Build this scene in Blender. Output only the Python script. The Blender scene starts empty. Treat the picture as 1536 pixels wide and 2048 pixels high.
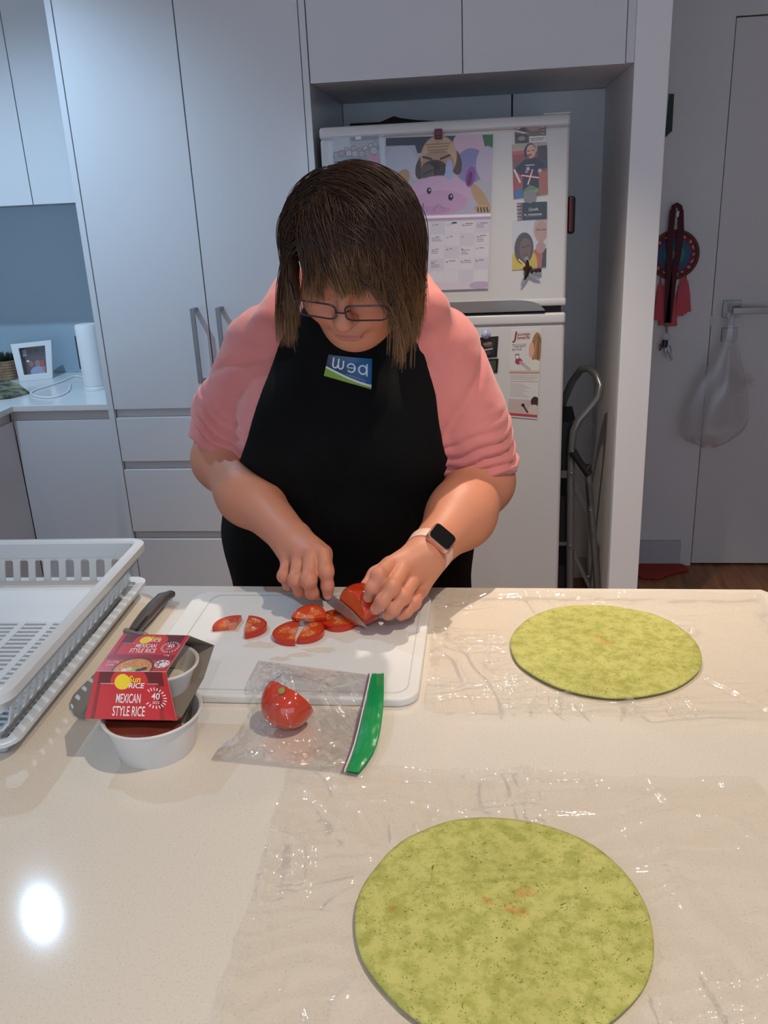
import bpy, bmesh, math, random
import numpy as np
from mathutils import Vector, Matrix, noise as mnoise

random.seed(7); np.random.seed(7)
S = bpy.context.scene
COL = S.collection
PI = math.pi

# ------------------------------------------------------------------ camera, world, lights, exposure
FPX, PITCH, YAW, ROLL = 1721.5, 0.34854, -0.126274, -0.0473587
CAM = np.array([0.0, 0.0, 1.5])
_f = np.array([math.sin(YAW)*math.cos(PITCH), math.cos(YAW)*math.cos(PITCH), -math.sin(PITCH)])
_r = np.array([math.cos(YAW), -math.sin(YAW), 0.0]); _u = np.cross(_r, _f)
_c, _s = math.cos(ROLL), math.sin(ROLL)
RIGHT = _c*_r + _s*_u; UP = -_s*_r + _c*_u; FWD = _f
cd = bpy.data.cameras.new('camera'); cam = bpy.data.objects.new('camera', cd); COL.objects.link(cam)
cd.sensor_fit = 'VERTICAL'; cd.sensor_height = 24.0; cd.lens = FPX/2048*24.0
cd.clip_start = 0.02; cd.clip_end = 50
_m = Matrix.Identity(4)
for i in range(3):
    _m[i][0] = RIGHT[i]; _m[i][1] = UP[i]; _m[i][2] = -FWD[i]; _m[i][3] = CAM[i]
cam.matrix_world = _m
S.camera = cam

S.view_settings.view_transform = 'Standard'; S.view_settings.look = 'None'
S.view_settings.gamma = 1.0; S.view_settings.exposure = 0.0
try: S.view_settings.use_curve_mapping = False
except Exception: pass

wd = bpy.data.worlds.new('world'); S.world = wd; wd.use_nodes = True
wd.node_tree.nodes['Background'].inputs[0].default_value = (0.60, 0.76, 1.0, 1)
wd.node_tree.nodes['Background'].inputs[1].default_value = 2.2

CEIL = 2.55
WARM = (1.0, 0.85, 0.68); COOL = (0.50, 0.74, 1.0)
# (x, y, colour, watts, cone degrees) of the ceiling downlights and one added fill
DOWNLIGHTS_AND_FILL = [(-1.50, 2.12, COOL, 74, 126),
              (0.03, 1.96, WARM, 112, 82),
              (0.11, -0.83, (1.0, 0.97, 0.94), 34, 142),
              (-1.84, -0.97, (0.86, 0.93, 1.0), 30, 150),
              (0.50, 0.62, WARM, 60, 106)]  # added fill spot to brighten the near bench
def downlight_or_fill(x, y, colr, watts, cone):
    l = bpy.data.lights.new('downlight_or_fill_beam', 'SPOT')
    l.color = colr; l.energy = watts; l.spot_size = math.radians(cone); l.spot_blend = 0.85; l.shadow_soft_size = 0.013
    o = bpy.data.objects.new('downlight_or_fill_beam', l); o.location = (x, y, CEIL-0.03); COL.objects.link(o)
for d in DOWNLIGHTS_AND_FILL: downlight_or_fill(*d)

# ------------------------------------------------------------------ helpers
def at(px, py, Y):
    d = RIGHT*(px-768)/FPX - UP*(py-1024)/FPX + FWD
    return CAM + d*(Y/d[1])
def on(px, py, z):
    d = RIGHT*(px-768)/FPX - UP*(py-1024)/FPX + FWD
    return CAM + d*((z-1.5)/d[2])
V = lambda *a: np.array(a, float)
def unit(a):
    a = np.asarray(a, float); return a/np.linalg.norm(a)
def lin(c):
    c = np.asarray(c, float)
    return np.where(c <= 0.04045, c/12.92, ((c+0.055)/1.055)**2.4)
def rgb(r, g, b): return tuple(lin(np.array([r, g, b])/255.0))

MATS = {}
def pm(name, col, rough=0.5, metal=0.0, spec=0.5, coat=0.0, bump=None, vary=None, attr=None, trans=0.0, sss=0.0, coords='Object', ior=None, sheen=0.0):
    """principled material; bump=(scale,strength), vary=(scale,colour2,sharp) noise colour, attr = colour attribute name"""
    m = bpy.data.materials.new(name); m.use_nodes = True
    nt = m.node_tree; b = nt.nodes['Principled BSDF']
    b.inputs['Base Color'].default_value = (*col, 1); b.inputs['Roughness'].default_value = rough
    b.inputs['Metallic'].default_value = metal; b.inputs['Specular IOR Level'].default_value = spec
    b.inputs['Coat Weight'].default_value = coat; b.inputs['Coat Roughness'].default_value = 0.08
    b.inputs['Transmission Weight'].default_value = trans
    if sheen: b.inputs['Sheen Weight'].default_value = sheen
    if ior: b.inputs['IOR'].default_value = ior
    if sss:
        b.inputs['Subsurface Weight'].default_value = sss
        b.inputs['Subsurface Radius'].default_value = (0.01, 0.004, 0.002)
        b.inputs['Subsurface Scale'].default_value = 0.6
    tc = nt.nodes.new('ShaderNodeTexCoord')
    src = None
    if attr:
        a = nt.nodes.new('ShaderNodeAttribute'); a.attribute_name = attr; src = a.outputs['Color']
    if vary:
        n = nt.nodes.new('ShaderNodeTexNoise'); n.inputs['Scale'].default_value = vary[0]; n.inputs['Detail'].default_value = 5
        nt.links.new(tc.outputs[coords], n.inputs['Vector'])
        r = nt.nodes.new('ShaderNodeValToRGB')
        sh = vary[2] if len(vary) > 2 else 0.25
        r.color_ramp.elements[0].position = 0.5-sh; r.color_ramp.elements[1].position = 0.5+sh
        r.color_ramp.elements[0].color = (*col, 1); r.color_ramp.elements[1].color = (*vary[1], 1)
        nt.links.new(n.outputs['Fac'], r.inputs['Fac'])
        if src is not None:
            mx = nt.nodes.new('ShaderNodeMix'); mx.data_type = 'RGBA'; mx.blend_type = 'MULTIPLY'; mx.inputs[0].default_value = 1
            nt.links.new(src, mx.inputs[6]); nt.links.new(r.outputs['Color'], mx.inputs[7]); src = mx.outputs[2]
        else: src = r.outputs['Color']
    if src is not None: nt.links.new(src, b.inputs['Base Color'])
    if bump:
        n = nt.nodes.new('ShaderNodeTexNoise'); n.inputs['Scale'].default_value = bump[0]; n.inputs['Detail'].default_value = 4
        nt.links.new(tc.outputs[coords], n.inputs['Vector'])
        bp = nt.nodes.new('ShaderNodeBump'); bp.inputs['Strength'].default_value = bump[1]; bp.inputs['Distance'].default_value = 0.002
        nt.links.new(n.outputs['Fac'], bp.inputs['Height']); nt.links.new(bp.outputs['Normal'], b.inputs['Normal'])
    MATS[name] = m
    return m

def film(name, tint, rough=0.08, base=0.05, edge=0.5, haze=0.0, bump=None):
    """thin clear film: sees straight through, glints where it is creased"""
    m = bpy.data.materials.new(name); m.use_nodes = True
    nt = m.node_tree; nt.nodes.remove(nt.nodes['Principled BSDF']); out = nt.nodes['Material Output']
    tr = nt.nodes.new('ShaderNodeBsdfTransparent'); tr.inputs[0].default_value = (*tint, 1)
    gl = nt.nodes.new('ShaderNodeBsdfGlossy'); gl.inputs['Roughness'].default_value = rough; gl.inputs[0].default_value = (1, 1, 1, 1)
    lw = nt.nodes.new('ShaderNodeLayerWeight'); lw.inputs[0].default_value = 0.35
    mr = nt.nodes.new('ShaderNodeMapRange'); mr.inputs[3].default_value = base; mr.inputs[4].default_value = edge
    nt.links.new(lw.outputs['Fresnel'], mr.inputs[0])
    mx = nt.nodes.new('ShaderNodeMixShader'); nt.links.new(mr.outputs[0], mx.inputs[0])
    last = tr.outputs[0]
    if haze:
        df = nt.nodes.new('ShaderNodeBsdfDiffuse'); df.inputs[0].default_value = (0.85, 0.85, 0.85, 1)
        m0 = nt.nodes.new('ShaderNodeMixShader'); m0.inputs[0].default_value = haze
        nt.links.new(tr.outputs[0], m0.inputs[1]); nt.links.new(df.outputs[0], m0.inputs[2]); last = m0.outputs[0]
    nt.links.new(last, mx.inputs[1]); nt.links.new(gl.outputs[0], mx.inputs[2])
    if bump:
        tc = nt.nodes.new('ShaderNodeTexCoord'); n = nt.nodes.new('ShaderNodeTexNoise')
        n.inputs['Scale'].default_value = bump[0]; n.inputs['Detail'].default_value = 3
        nt.links.new(tc.outputs['Object'], n.inputs['Vector'])
        bp = nt.nodes.new('ShaderNodeBump'); bp.inputs['Strength'].default_value = bump[1]; bp.inputs['Distance'].default_value = 0.003
        nt.links.new(n.outputs['Fac'], bp.inputs['Height']); nt.links.new(bp.outputs['Normal'], gl.inputs['Normal'])
    nt.links.new(mx.outputs[0], out.inputs['Surface'])
    MATS[name] = m
    return m

class MB:
    """collects shapes, builds them as one mesh object"""
    def __init__(s): s.v = []; s.f = []; s.m = []
    def add(s, verts, faces, mi=0):
        o = len(s.v); s.v += [tuple(map(float, p)) for p in verts]
        s.f += [tuple(i+o for i in f) for f in faces]; s.m += [mi]*len(faces)
        return s
    def box(s, lo, hi, mi=0):
        x0, y0, z0 = lo; x1, y1, z1 = hi
        return s.add([(x0,y0,z0),(x1,y0,z0),(x1,y1,z0),(x0,y1,z0),(x0,y0,z1),(x1,y0,z1),(x1,y1,z1),(x0,y1,z1)],
              [(0,3,2,1),(4,5,6,7),(0,1,5,4),(1,2,6,5),(2,3,7,6),(3,0,4,7)], mi)
    def hexa(s, a, b, mi=0):
        """a: four corners in a loop, b: the matching four; a solid between them"""
        n = len(a)
        return s.add(list(a)+list(b), [tuple(range(n))[::-1], tuple(range(n, 2*n))]+[(i, (i+1) % n, n+(i+1) % n, n+i) for i in range(n)], mi)
    def plate(s, pts, thick, mi=0):
        """flat polygon of 3-D points given thickness along its normal"""
        pts = [np.asarray(p, float) for p in pts]
        n = unit(np.cross(pts[1]-pts[0], pts[-1]-pts[0]))
        return s.hexa([p-n*thick/2 for p in pts], [p+n*thick/2 for p in pts], mi)
    def tube(s, path, rad, n=10, mi=0, cap=True, flat=None):
        P = [np.asarray(p, float) for p in path]; L = len(P)
        R = rad if hasattr(rad, '__len__') else [rad]*L
        up = None; vs = []
        for i in range(L):
            t = unit(P[min(i+1, L-1)]-P[max(i-1, 0)])
            if up is None:
                up = V(0, 0, 1) if abs(t[2]) < 0.9 else V(0, 1, 0)
            a = np.cross(t, up); a = unit(a) if np.linalg.norm(a) > 1e-6 else unit(np.cross(t, V(1, .3, .2))); b = np.cross(a, t); up = b
            for k in range(n):
                w = 2*PI*k/n
                vs.append(P[i]+R[i]*(math.cos(w)*a+(flat or 1.0)*math.sin(w)*b))
        fs = [(i*n+k, i*n+(k+1) % n, (i+1)*n+(k+1) % n, (i+1)*n+k) for i in range(L-1) for k in range(n)]
        if cap: fs += [tuple(range(n))[::-1], tuple(range((L-1)*n, L*n))]
        return s.add(vs, fs, mi)
    def lathe(s, prof, c, n=32, mi=0, axis=None, cap=True):
        """prof: (radius, height) list around the axis at c"""
        c = np.asarray(c, float); ax = unit(axis) if axis is not None else V(0, 0, 1)
        a = unit(np.cross(ax, V(0, 1, 0) if abs(ax[1]) < 0.9 else V(1, 0, 0))); b = np.cross(ax, a)
        vs = [c+ax*h+r*(math.cos(2*PI*k/n)*a+math.sin(2*PI*k/n)*b) for r, h in prof for k in range(n)]
        L = len(prof)
        fs = [(i*n+k, i*n+(k+1) % n, (i+1)*n+(k+1) % n, (i+1)*n+k) for i in range(L-1) for k in range(n)]
        if cap: fs += [tuple(range(n))[::-1], tuple(range((L-1)*n, L*n))]
        return s.add(vs, fs, mi)
    def ball(s, c, r, n=12, mi=0):
        r = r if hasattr(r, '__len__') else (r, r, r)
        vs = []; m = max(6, n//2+1)
        for i in range(m+1):
            th = PI*i/m
            for k in range(n):
                ph = 2*PI*k/n
                vs.append((c[0]+r[0]*math.sin(th)*math.cos(ph), c[1]+r[1]*math.sin(th)*math.sin(ph), c[2]+r[2]*math.cos(th)))
        fs = [(i*n+k, (i+1)*n+k, (i+1)*n+(k+1) % n, i*n+(k+1) % n) for i in range(m) for k in range(n)]
        return s.add(vs, fs, mi)
    def build(s, name, mats, parent=None, smooth=False, bevel=0.0, seg=2):
        me = bpy.data.meshes.new(name); me.from_pydata(s.v, [], s.f)
        mats = mats if isinstance(mats, (list, tuple)) else [mats]
        for m in mats: me.materials.append(m)
        if len(mats) > 1: me.polygons.foreach_set('material_index', s.m)
        bm = bmesh.new(); bm.from_mesh(me); bmesh.ops.remove_doubles(bm, verts=bm.verts, dist=1e-6); bmesh.ops.recalc_face_normals(bm, faces=bm.faces)
        if bevel:
            es = [e for e in bm.edges if len(e.link_faces) == 2 and e.calc_face_angle(0) > 0.5]
            bmesh.ops.bevel(bm, geom=es, offset=bevel, segments=seg, profile=0.5, affect='EDGES', clamp_overlap=True)
        bm.to_mesh(me); bm.free()
        if smooth or bevel:
            smooth = True; me.polygons.foreach_set('use_smooth', [True]*len(me.polygons))
            try: me.set_sharp_from_angle(angle=math.radians(40))
            except Exception: pass
        o = obj(name, me, parent)
        if bevel and smooth:
            wn_ = o.modifiers.new('even_faces', 'WEIGHTED_NORMAL'); wn_.keep_sharp = True; wn_.weight = 80
        return o

ROOTLOC = {}
def obj(name, me, parent=None):
    o = bpy.data.objects.new(name, me); COL.objects.link(o)
    if parent is not None: adopt(o, parent)
    return o
def adopt(o, parent):
    o.parent = parent
    if parent.type == 'EMPTY': o.matrix_parent_inverse = Matrix.Translation(-Vector(parent.location))
def thing(name, label, cat, loc, group=None):
    o = bpy.data.objects.new(name, None); COL.objects.link(o); o.location = tuple(float(a) for a in loc); o.empty_display_size = 0.05
    return tag(o, label, cat, group)
def tag(o, label=None, cat=None, group=None, kind=None):
    if label: o['label'] = label
    if cat: o['category'] = cat
    if group: o['group'] = group
    if kind: o['kind'] = kind
    return o
def struct(o): o['kind'] = 'structure'; return o
def box(name, lo, hi, mat, parent=None, bevel=0.0, smooth=False): return MB().box(lo, hi).build(name, mat, parent, smooth=smooth or bevel > 0, bevel=bevel)

def raw_mesh(name, v, f, mats, parent=None, smooth=True, cols=None, mi=None, attr='tint'):
    """numpy vertices / quads or triangles"""
    me = bpy.data.meshes.new(name)
    v = np.asarray(v, np.float32); f = np.asarray(f, np.int32)
    me.vertices.add(len(v)); me.vertices.foreach_set('co', v.ravel())
    n = f.shape[1]; me.loops.add(f.size); me.loops.foreach_set('vertex_index', f.ravel())
    me.polygons.add(len(f)); me.polygons.foreach_set('loop_start', np.arange(0, f.size, n, dtype=np.int32))
    for m in (mats if isinstance(mats, (list, tuple)) else [mats]): me.materials.append(m)
    if mi is not None: me.polygons.foreach_set('material_index', np.asarray(mi, np.int32))
    me.update(calc_edges=True); me.validate()
    if smooth: me.polygons.foreach_set('use_smooth', np.ones(len(me.polygons), bool))
    if cols is not None:
        a = me.color_attributes.new(attr, 'FLOAT_COLOR', 'POINT')
        c = np.ones((len(v), 4), np.float32); c[:, :3] = cols; a.data.foreach_set('color', c.ravel())
    return obj(name, me, parent)

def text_mesh(name, s, org, xd, yd, height, mat, parent=None, width=None, bold=0.0, lift=0.0004, center=True, shear=0.0, space=1.0):
    """lettering lying on a plane: org = centre (or left) of the base line"""
    c = bpy.data.curves.new('lettering', 'FONT'); c.body = s; c.size = 1.0; c.offset = bold; c.shear = shear; c.space_character = space; c.resolution_u = 3
    to = bpy.data.objects.new('lettering', c); COL.objects.link(to)
    dg = bpy.context.evaluated_depsgraph_get(); dg.update()
    me = bpy.data.meshes.new_from_object(to.evaluated_get(dg)); bpy.data.objects.remove(to); bpy.data.curves.remove(c)
    co = np.empty(len(me.vertices)*3, np.float32); me.vertices.foreach_get('co', co); co = co.reshape(-1, 3)
    x0, x1 = co[:, 0].min(), co[:, 0].max(); sy = height/0.70; sx = sy if width is None else width/(x1-x0)
    xd = unit(xd); yd = unit(yd - xd*np.dot(xd, yd)); n = np.cross(xd, yd)
    lx = (co[:, 0]-((x0+x1)/2 if center else x0))*sx; ly = co[:, 1]*sy
    w = np.asarray(org)+np.outer(lx, xd)+np.outer(ly, yd)+n*lift
    me.vertices.foreach_set('co', w.astype(np.float32).ravel()); me.materials.clear(); me.materials.append(mat); me.update(); me.name = name
    return obj(name, me, parent)

# ------------------------------------------------------------------ little painter for flat prints (photographs, flyers, calendar pages)
class Canvas:
    def __init__(s, w, h, bg):
        s.w, s.h = w, h; s.a = np.zeros((h, w, 3)); s.a[:] = np.array(bg)/255.0
        s.x, s.y = np.meshgrid((np.arange(w)+.5)/w, (np.arange(h)+.5)/h)
    def mask(s, m, c, al=1.0):
        m = np.clip(m, 0, 1)[..., None]*al; s.a = s.a*(1-m)+m*np.array(c)/255.0; return s
    def ell(s, cx, cy, rx, ry, c, rot=0, soft=0.06, al=1.0):
        dx, dy = s.x-cx, s.y-cy; asp = s.h/s.w; dy = dy*asp
        ca, sa = math.cos(rot), math.sin(rot); u, v = ca*dx+sa*dy, -sa*dx+ca*dy
        return s.mask((1-np.hypot(u/rx, v/(ry*asp)))/soft+.5, c, al)
    def rect(s, x0, y0, x1, y1, c, al=1.0):
        return s.mask(((s.x >= x0) & (s.x < x1) & (s.y >= y0) & (s.y < y1)).astype(float), c, al)
    def poly(s, pts, c, al=1.0):
        ins = np.zeros(s.x.shape, bool); n = len(pts)
        for i in range(n):
            (ax, ay), (bx, by) = pts[i], pts[(i+1) % n]
            if ay == by: continue
            ins ^= ((ay > s.y) != (by > s.y)) & (s.x < (bx-ax)*(s.y-ay)/(by-ay)+ax)
        return s.mask(ins.astype(float), c, al)
    def line(s, x0, y0, x1, y1, w, c, al=1.0):
        asp = s.h/s.w; dx, dy = x1-x0, (y1-y0)*asp; L = dx*dx+dy*dy+1e-12
        t = np.clip(((s.x-x0)*dx+(s.y-y0)*asp*dy)/L, 0, 1)
        d = np.hypot(s.x-x0-t*dx, (s.y-y0)*asp-t*dy)
        return s.mask((w-d)*s.w+.5, c, al)
    def grad(s, x0, y0, x1, y1, c0, c1):
        m = (s.x >= x0) & (s.x < x1) & (s.y >= y0) & (s.y < y1); t = ((s.y-y0)/(y1-y0))[..., None]
        s.a = np.where(m[..., None], (np.array(c0)*(1-t)+np.array(c1)*t)/255.0, s.a); return s
    def grain(s, amt, cell=1):
        g = np.random.rand(s.h//cell+1, s.w//cell+1, 1)-.5; g = np.kron(g, np.ones((cell, cell, 1)))[:s.h, :s.w]
        s.a = np.clip(s.a+g*amt, 0, 1); return s

def print_sheet(name, corners, cv, mat, parent=None, thick=0.0006, curl=None):
    """thin sheet of paper, TL TR BR BL corners; the print lives in its colour attribute"""
    TL, TR, BR, BL = [np.asarray(c, float) for c in corners]
    w, h = cv.w, cv.h
    u, v = np.meshgrid(np.linspace(0, 1, w+1), np.linspace(0, 1, h+1))
    P = (TL*(1-u)[..., None]+TR*u[..., None])*(1-v)[..., None]+(BL*(1-u)[..., None]+BR*u[..., None])*v[..., None]
    n = unit(np.cross(BL-TL, TR-TL))
    if curl is not None: P = P+n*curl(u, v)[..., None]
    front = P+n*thick
    nv = (w+1)*(h+1); idx = np.arange(nv).reshape(h+1, w+1)
    # each pixel gets its own quad with own corner vertices -> crisp print
    q = np.stack([front[:-1, :-1], front[1:, :-1], front[1:, 1:], front[:-1, 1:]], 2).reshape(-1, 3)
    cols = np.repeat(lin(np.clip(cv.a, 0, 1)).reshape(-1, 3), 4, 0)
    F = np.arange(len(q)).reshape(-1, 4)
    back = P.reshape(-1, 3); o = len(q); q = np.vstack([q, back, front.reshape(-1, 3)])
    bf = np.stack([idx[:-1, :-1], idx[:-1, 1:], idx[1:, 1:], idx[1:, :-1]], 2).reshape(-1, 4)+o
    fr = lambda i: i+o+nv
    rim = list(idx[0])+list(idx[1:, -1])+list(idx[-1, ::-1][1:])+list(idx[::-1, 0][1:-1])
    sf = [(rim[i]+o, rim[(i+1) % len(rim)]+o, fr(rim[(i+1) % len(rim)]), fr(rim[i])) for i in range(len(rim))]
    F = np.vstack([F, bf, np.array(sf)])
    c2 = np.full((2*nv, 3), 0.75)
    return raw_mesh(name, q, F, mat, parent, smooth=False, cols=np.vstack([cols, c2]), attr='print')
# ------------------------------------------------------------------ materials
M_wall = pm('wall_paint', rgb(214, 212, 210), 0.6, vary=(3, rgb(206, 204, 203)))
M_nib = pm('white_wall_paint', rgb(236, 236, 235), 0.5)
M_ceil = pm('ceiling_paint', rgb(232, 230, 226), 0.8)
M_cab = pm('white_gloss_laminate', rgb(216, 219, 222), 0.16, coat=0.3)
M_carc = pm('cabinet_board', rgb(222, 223, 224), 0.5)
M_chan = pm('finger_channel', rgb(205, 206, 206), 0.4)
M_gap = pm('dark_gap', rgb(45, 45, 48), 0.9)
M_splash = pm('blue_grey_glass_splashback', rgb(165, 186, 200), 0.22, coat=0.3)
M_btop = pm('white_stone_benchtop', rgb(226, 227, 226), 0.2)
M_steel = pm('brushed_steel', rgb(150, 148, 145), 0.35, metal=1.0)
M_dsteel = pm('satin_nickel', rgb(158, 160, 164), 0.45, metal=.8)
M_fridge = pm('white_fridge_enamel', rgb(200, 200, 199), 0.25, bump=(900, 0.04))
M_fgrey = pm('grey_handle_plastic', rgb(120, 120, 120), 0.35, coat=0.4)
M_black = pm('black_plastic', rgb(18, 18, 18), 0.4)
M_redb = pm('dark_red_plastic', rgb(95, 20, 22), 0.4)
M_rubber = pm('black_rubber', rgb(20, 20, 20), 0.7)
M_print = pm('printed_paper', (1, 1, 1), 0.35, attr='print')
M_photo = pm('glossy_photo_paper', (1, 1, 1), 0.2, attr='print')
M_door = pm('door_paint', rgb(206, 203, 200), 0.45)
M_skirt = pm('skirting_paint', rgb(176, 175, 180), 0.5)
M_clear = film('clear_sleeve_plastic', (0.93, 0.95, 0.97), rough=0.1, base=0.02, edge=0.12, haze=0.02)

def wood_floor():
    m = pm('timber_floor', rgb(140, 88, 52), 0.35)
    nt = m.node_tree; b = nt.nodes['Principled BSDF']; tc = nt.nodes.new('ShaderNodeTexCoord')
    mp = nt.nodes.new('ShaderNodeMapping'); mp.inputs['Scale'].default_value = (14, 1.2, 1); nt.links.new(tc.outputs['Object'], mp.inputs[0])
    n = nt.nodes.new('ShaderNodeTexNoise'); n.inputs['Scale'].default_value = 3; n.inputs['Detail'].default_value = 8; nt.links.new(mp.outputs[0], n.inputs['Vector'])
    r = nt.nodes.new('ShaderNodeValToRGB'); r.color_ramp.elements[0].color = (*rgb(112, 66, 38), 1); r.color_ramp.elements[1].color = (*rgb(168, 112, 68), 1)
    r.color_ramp.elements[0].position = .3; r.color_ramp.elements[1].position = .7
    nt.links.new(n.outputs['Fac'], r.inputs[0]); nt.links.new(r.outputs[0], b.inputs['Base Color'])
    return m
M_floor = wood_floor()

def stone_island():
    m = pm('speckled_cream_stone', rgb(223, 214, 200), 0.085)
    nt = m.node_tree; b = nt.nodes['Principled BSDF']; tc = nt.nodes.new('ShaderNodeTexCoord')
    n = nt.nodes.new('ShaderNodeTexNoise'); n.inputs['Scale'].default_value = 420; n.inputs['Detail'].default_value = 3; nt.links.new(tc.outputs['Object'], n.inputs['Vector'])
    r = nt.nodes.new('ShaderNodeValToRGB'); e = r.color_ramp.elements
    e[0].position = .30; e[0].color = (*rgb(210, 200, 185), 1); e[1].position = .42; e[1].color = (*rgb(224, 215, 201), 1)
    x = e.new(.66); x.color = (*rgb(226, 217, 204), 1); x = e.new(.74); x.color = (*rgb(232, 225, 214), 1)
    nt.links.new(n.outputs['Fac'], r.inputs[0]); nt.links.new(r.outputs[0], b.inputs['Base Color'])
    b.inputs['Specular IOR Level'].default_value = 0.45
    return m
M_stone = stone_island()

# ------------------------------------------------------------------ room shell
XL, XR, YN, YB, YH = -2.20, 2.6, -2.6, 3.30, 3.43
fl = box('floor', (XL-.1, YN-.1, -0.05), (XR+.1, YH+.1, 0), M_floor); struct(fl)
ce = struct(box('ceiling', (XL-.1, YN-.1, CEIL), (XR+.1, YH+.1, CEIL+.1), M_ceil))
struct(box('wall_back', (XL-.1, YB, 0), (0.45, YB+.1, CEIL), M_wall))
struct(box('wall_left', (XL-.1, YN, 0), (XL, YB, CEIL), M_wall))
wf_ = MB(); wf_.box((XL-.1, YN-.1, 0), (-1.7, YN, CEIL)); wf_.box((2.1, YN-.1, 0), (XR+.1, YN, CEIL)); wf_.box((-1.7, YN-.1, 2.15), (2.1, YN, CEIL)); wf_.box((-1.7, YN-.1, 0), (2.1, YN, .15))  # wide opening added behind the camera to let sky fill in
struct(wf_.build('wall_front', M_wall))
wn = MB()
for x0 in (-1.7, -.45, .80, 2.05): wn.box((x0, YN-.08, .15), (x0+.05, YN-.03, 2.15))
wn.box((-1.7, YN-.08, .15), (2.1, YN-.03, .20)); wn.box((-1.7, YN-.08, 2.10), (2.1, YN-.03, 2.15)); struct(wn.build('added_fill_window_1', M_nib))  # frame of the unseen window added for soft bluish fill
struct(box('wall_right', (XR, YN, 0), (XR+.1, YH, CEIL), M_wall))
# hall wall with the door opening
DX0, DX1, DZ1 = 0.851, 1.67, 2.025
hw = MB(); hw.box((0.45, YH, 0), (DX0-.004, YH+.1, CEIL)); hw.box((DX0-.004, YH, DZ1+.004), (DX1+.004, YH+.1, CEIL)); hw.box((DX1+.004, YH, 0), (XR+.1, YH+.1, CEIL))
struct(hw.build('wall_hall', M_wall))
struct(box('wall_partition', (0.404, 2.68, 0), (0.498, YH+.02, CEIL), M_nib, bevel=0.003))
dr = struct(box('door_1', (DX0, YH+.006, 0.008), (DX1, YH+.045, DZ1), M_door, bevel=0.002))
box('door_gap', (DX0-.004, YH+.03, 0), (DX1+.004, YH+.06, DZ1+.004), M_gap, dr)
bb = MB(); bb.box((0.498, YH-.014, 0), (0.80, YH, 0.115)); struct(bb.build('baseboard_right', M_skirt, bevel=0.002))
# door furniture (part of the door)
hp = at(1463, 618, YH)
MB().box((hp[0]-.032, YH-.006, hp[2]-.032), (hp[0]+.032, YH+.006, hp[2]+.032)).build('handle_rose', M_steel, dr, bevel=0.002)
hl = MB(); hl.tube([(hp[0], YH-.004, hp[2]), (hp[0], YH-.055, hp[2])], 0.010, 12)
hl.box((hp[0]-.010, YH-.066, hp[2]-.012), (hp[0]+.125, YH-.050, hp[2]+.012)); hl.build('lever_handle', M_steel, dr, bevel=0.002)
MB().box((hp[0]-.028, YH-.006, hp[2]-.122), (hp[0]+.028, YH+.006, hp[2]-.070)).build('lock_rose', M_steel, dr, bevel=0.002)
MB().box((DX0-.006, YH-.003, hp[2]-.06), (DX0+.004, YH+.012, hp[2]-.02)).build('strike_plate', M_dsteel, dr)
# recess panels behind the fridge
pb = MB(); struct(pb.box((-.494, YB-.018, 0.1), (at(1024, 200, YB)[0]-.003, YB, 1.817)).build('trim_1', M_carc))
struct(MB().box((at(1024, 200, YB)[0]+.003, YB-.018, 0.1), (.404, YB, 1.817)).build('trim_2', M_carc))
box('panel_gap', (at(1024, 200, YB)[0]-.004, YB-.010, 0.1), (at(1024, 200, YB)[0]+.004, YB-.001, 1.817), M_gap, S.objects['trim_1'])

# ------------------------------------------------------------------ cabinets
FY = 2.68   # plane of the cabinet fronts
def handle(px, pytop, parent, zlen=0.235):
    p = at(px, pytop, FY-.035)
    b = MB(); x, z = p[0], p[2]
    b.box((x-.007, FY-.040, z-zlen), (x+.007, FY-.030, z)); b.box((x-.007, FY-.032, z-.012), (x+.007, FY+.001, z)); b.box((x-.007, FY-.032, z-zlen), (x+.007, FY+.001, z-zlen+.012))
    return b.build('handle', M_dsteel, parent, bevel=0.0015)
G = .0022
pan = thing('pantry_cabinet', 'tall white gloss pantry cupboard with two doors over three wide drawers', 'cabinet', (-.87, 2.98, 0))
c = MB(); c.box((-1.226, FY+.022, .1), (-.516, YB-.01, 2.42)); c.build('body', M_carc, pan)
box('end_panel', (-1.246, FY-.001, 0), (-1.227, YB-.01, 2.42), M_cab, pan)
box('end_panel', (-.5135, FY-.001, 0), (-.4955, YB-.01, 2.42), M_cab, pan)
d1 = box('door', (-1.224, FY, .884), (-.870-G/2-.0006, FY+.019, 2.42), M_cab, pan, bevel=0.0012)
d2 = box('door', (-.870+G/2+.0006, FY, .884), (-.5160, FY+.019, 2.42), M_cab, pan, bevel=0.0012)
handle(384, 617, d1); handle(435, 615, d2)
for z0, z1 in ((.704, .854), (.450, .674), (.12, .420)):
    box('drawer', (-1.224, FY, z0), (-.516, FY+.019, z1), M_cab, pan, bevel=0.0012)
for z0, z1 in ((.854, .884), (.674, .704), (.420, .450)):
    box('finger_channel', (-1.224, FY+.016, z0-.03), (-.516, FY+.024, z1+.002), M_chan, pan)
box('kick_board', (-1.24, FY+.05, 0), (-.5, FY+.066, .12), M_cab, pan)

oc = thing('overhead_cabinet', 'white two door cupboard spanning the recess above the fridge', 'cabinet', (-.05, 2.95, 1.817))
box('body', (-.494, FY+.021, 1.819), (.402, YB-.02, 2.42), M_carc, oc)
box('door', (-.4925, FY, 1.817), (-.0625, FY+.019, 2.42), M_cab, oc, bevel=0.0012)
box('door', (-.0597, FY, 1.817), (.3795, FY+.019, 2.42), M_cab, oc, bevel=0.0012)
box('filler_panel', (.382, FY+.004, 1.819), (.4035, FY+.02, 2.42), M_cab, oc)

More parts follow.
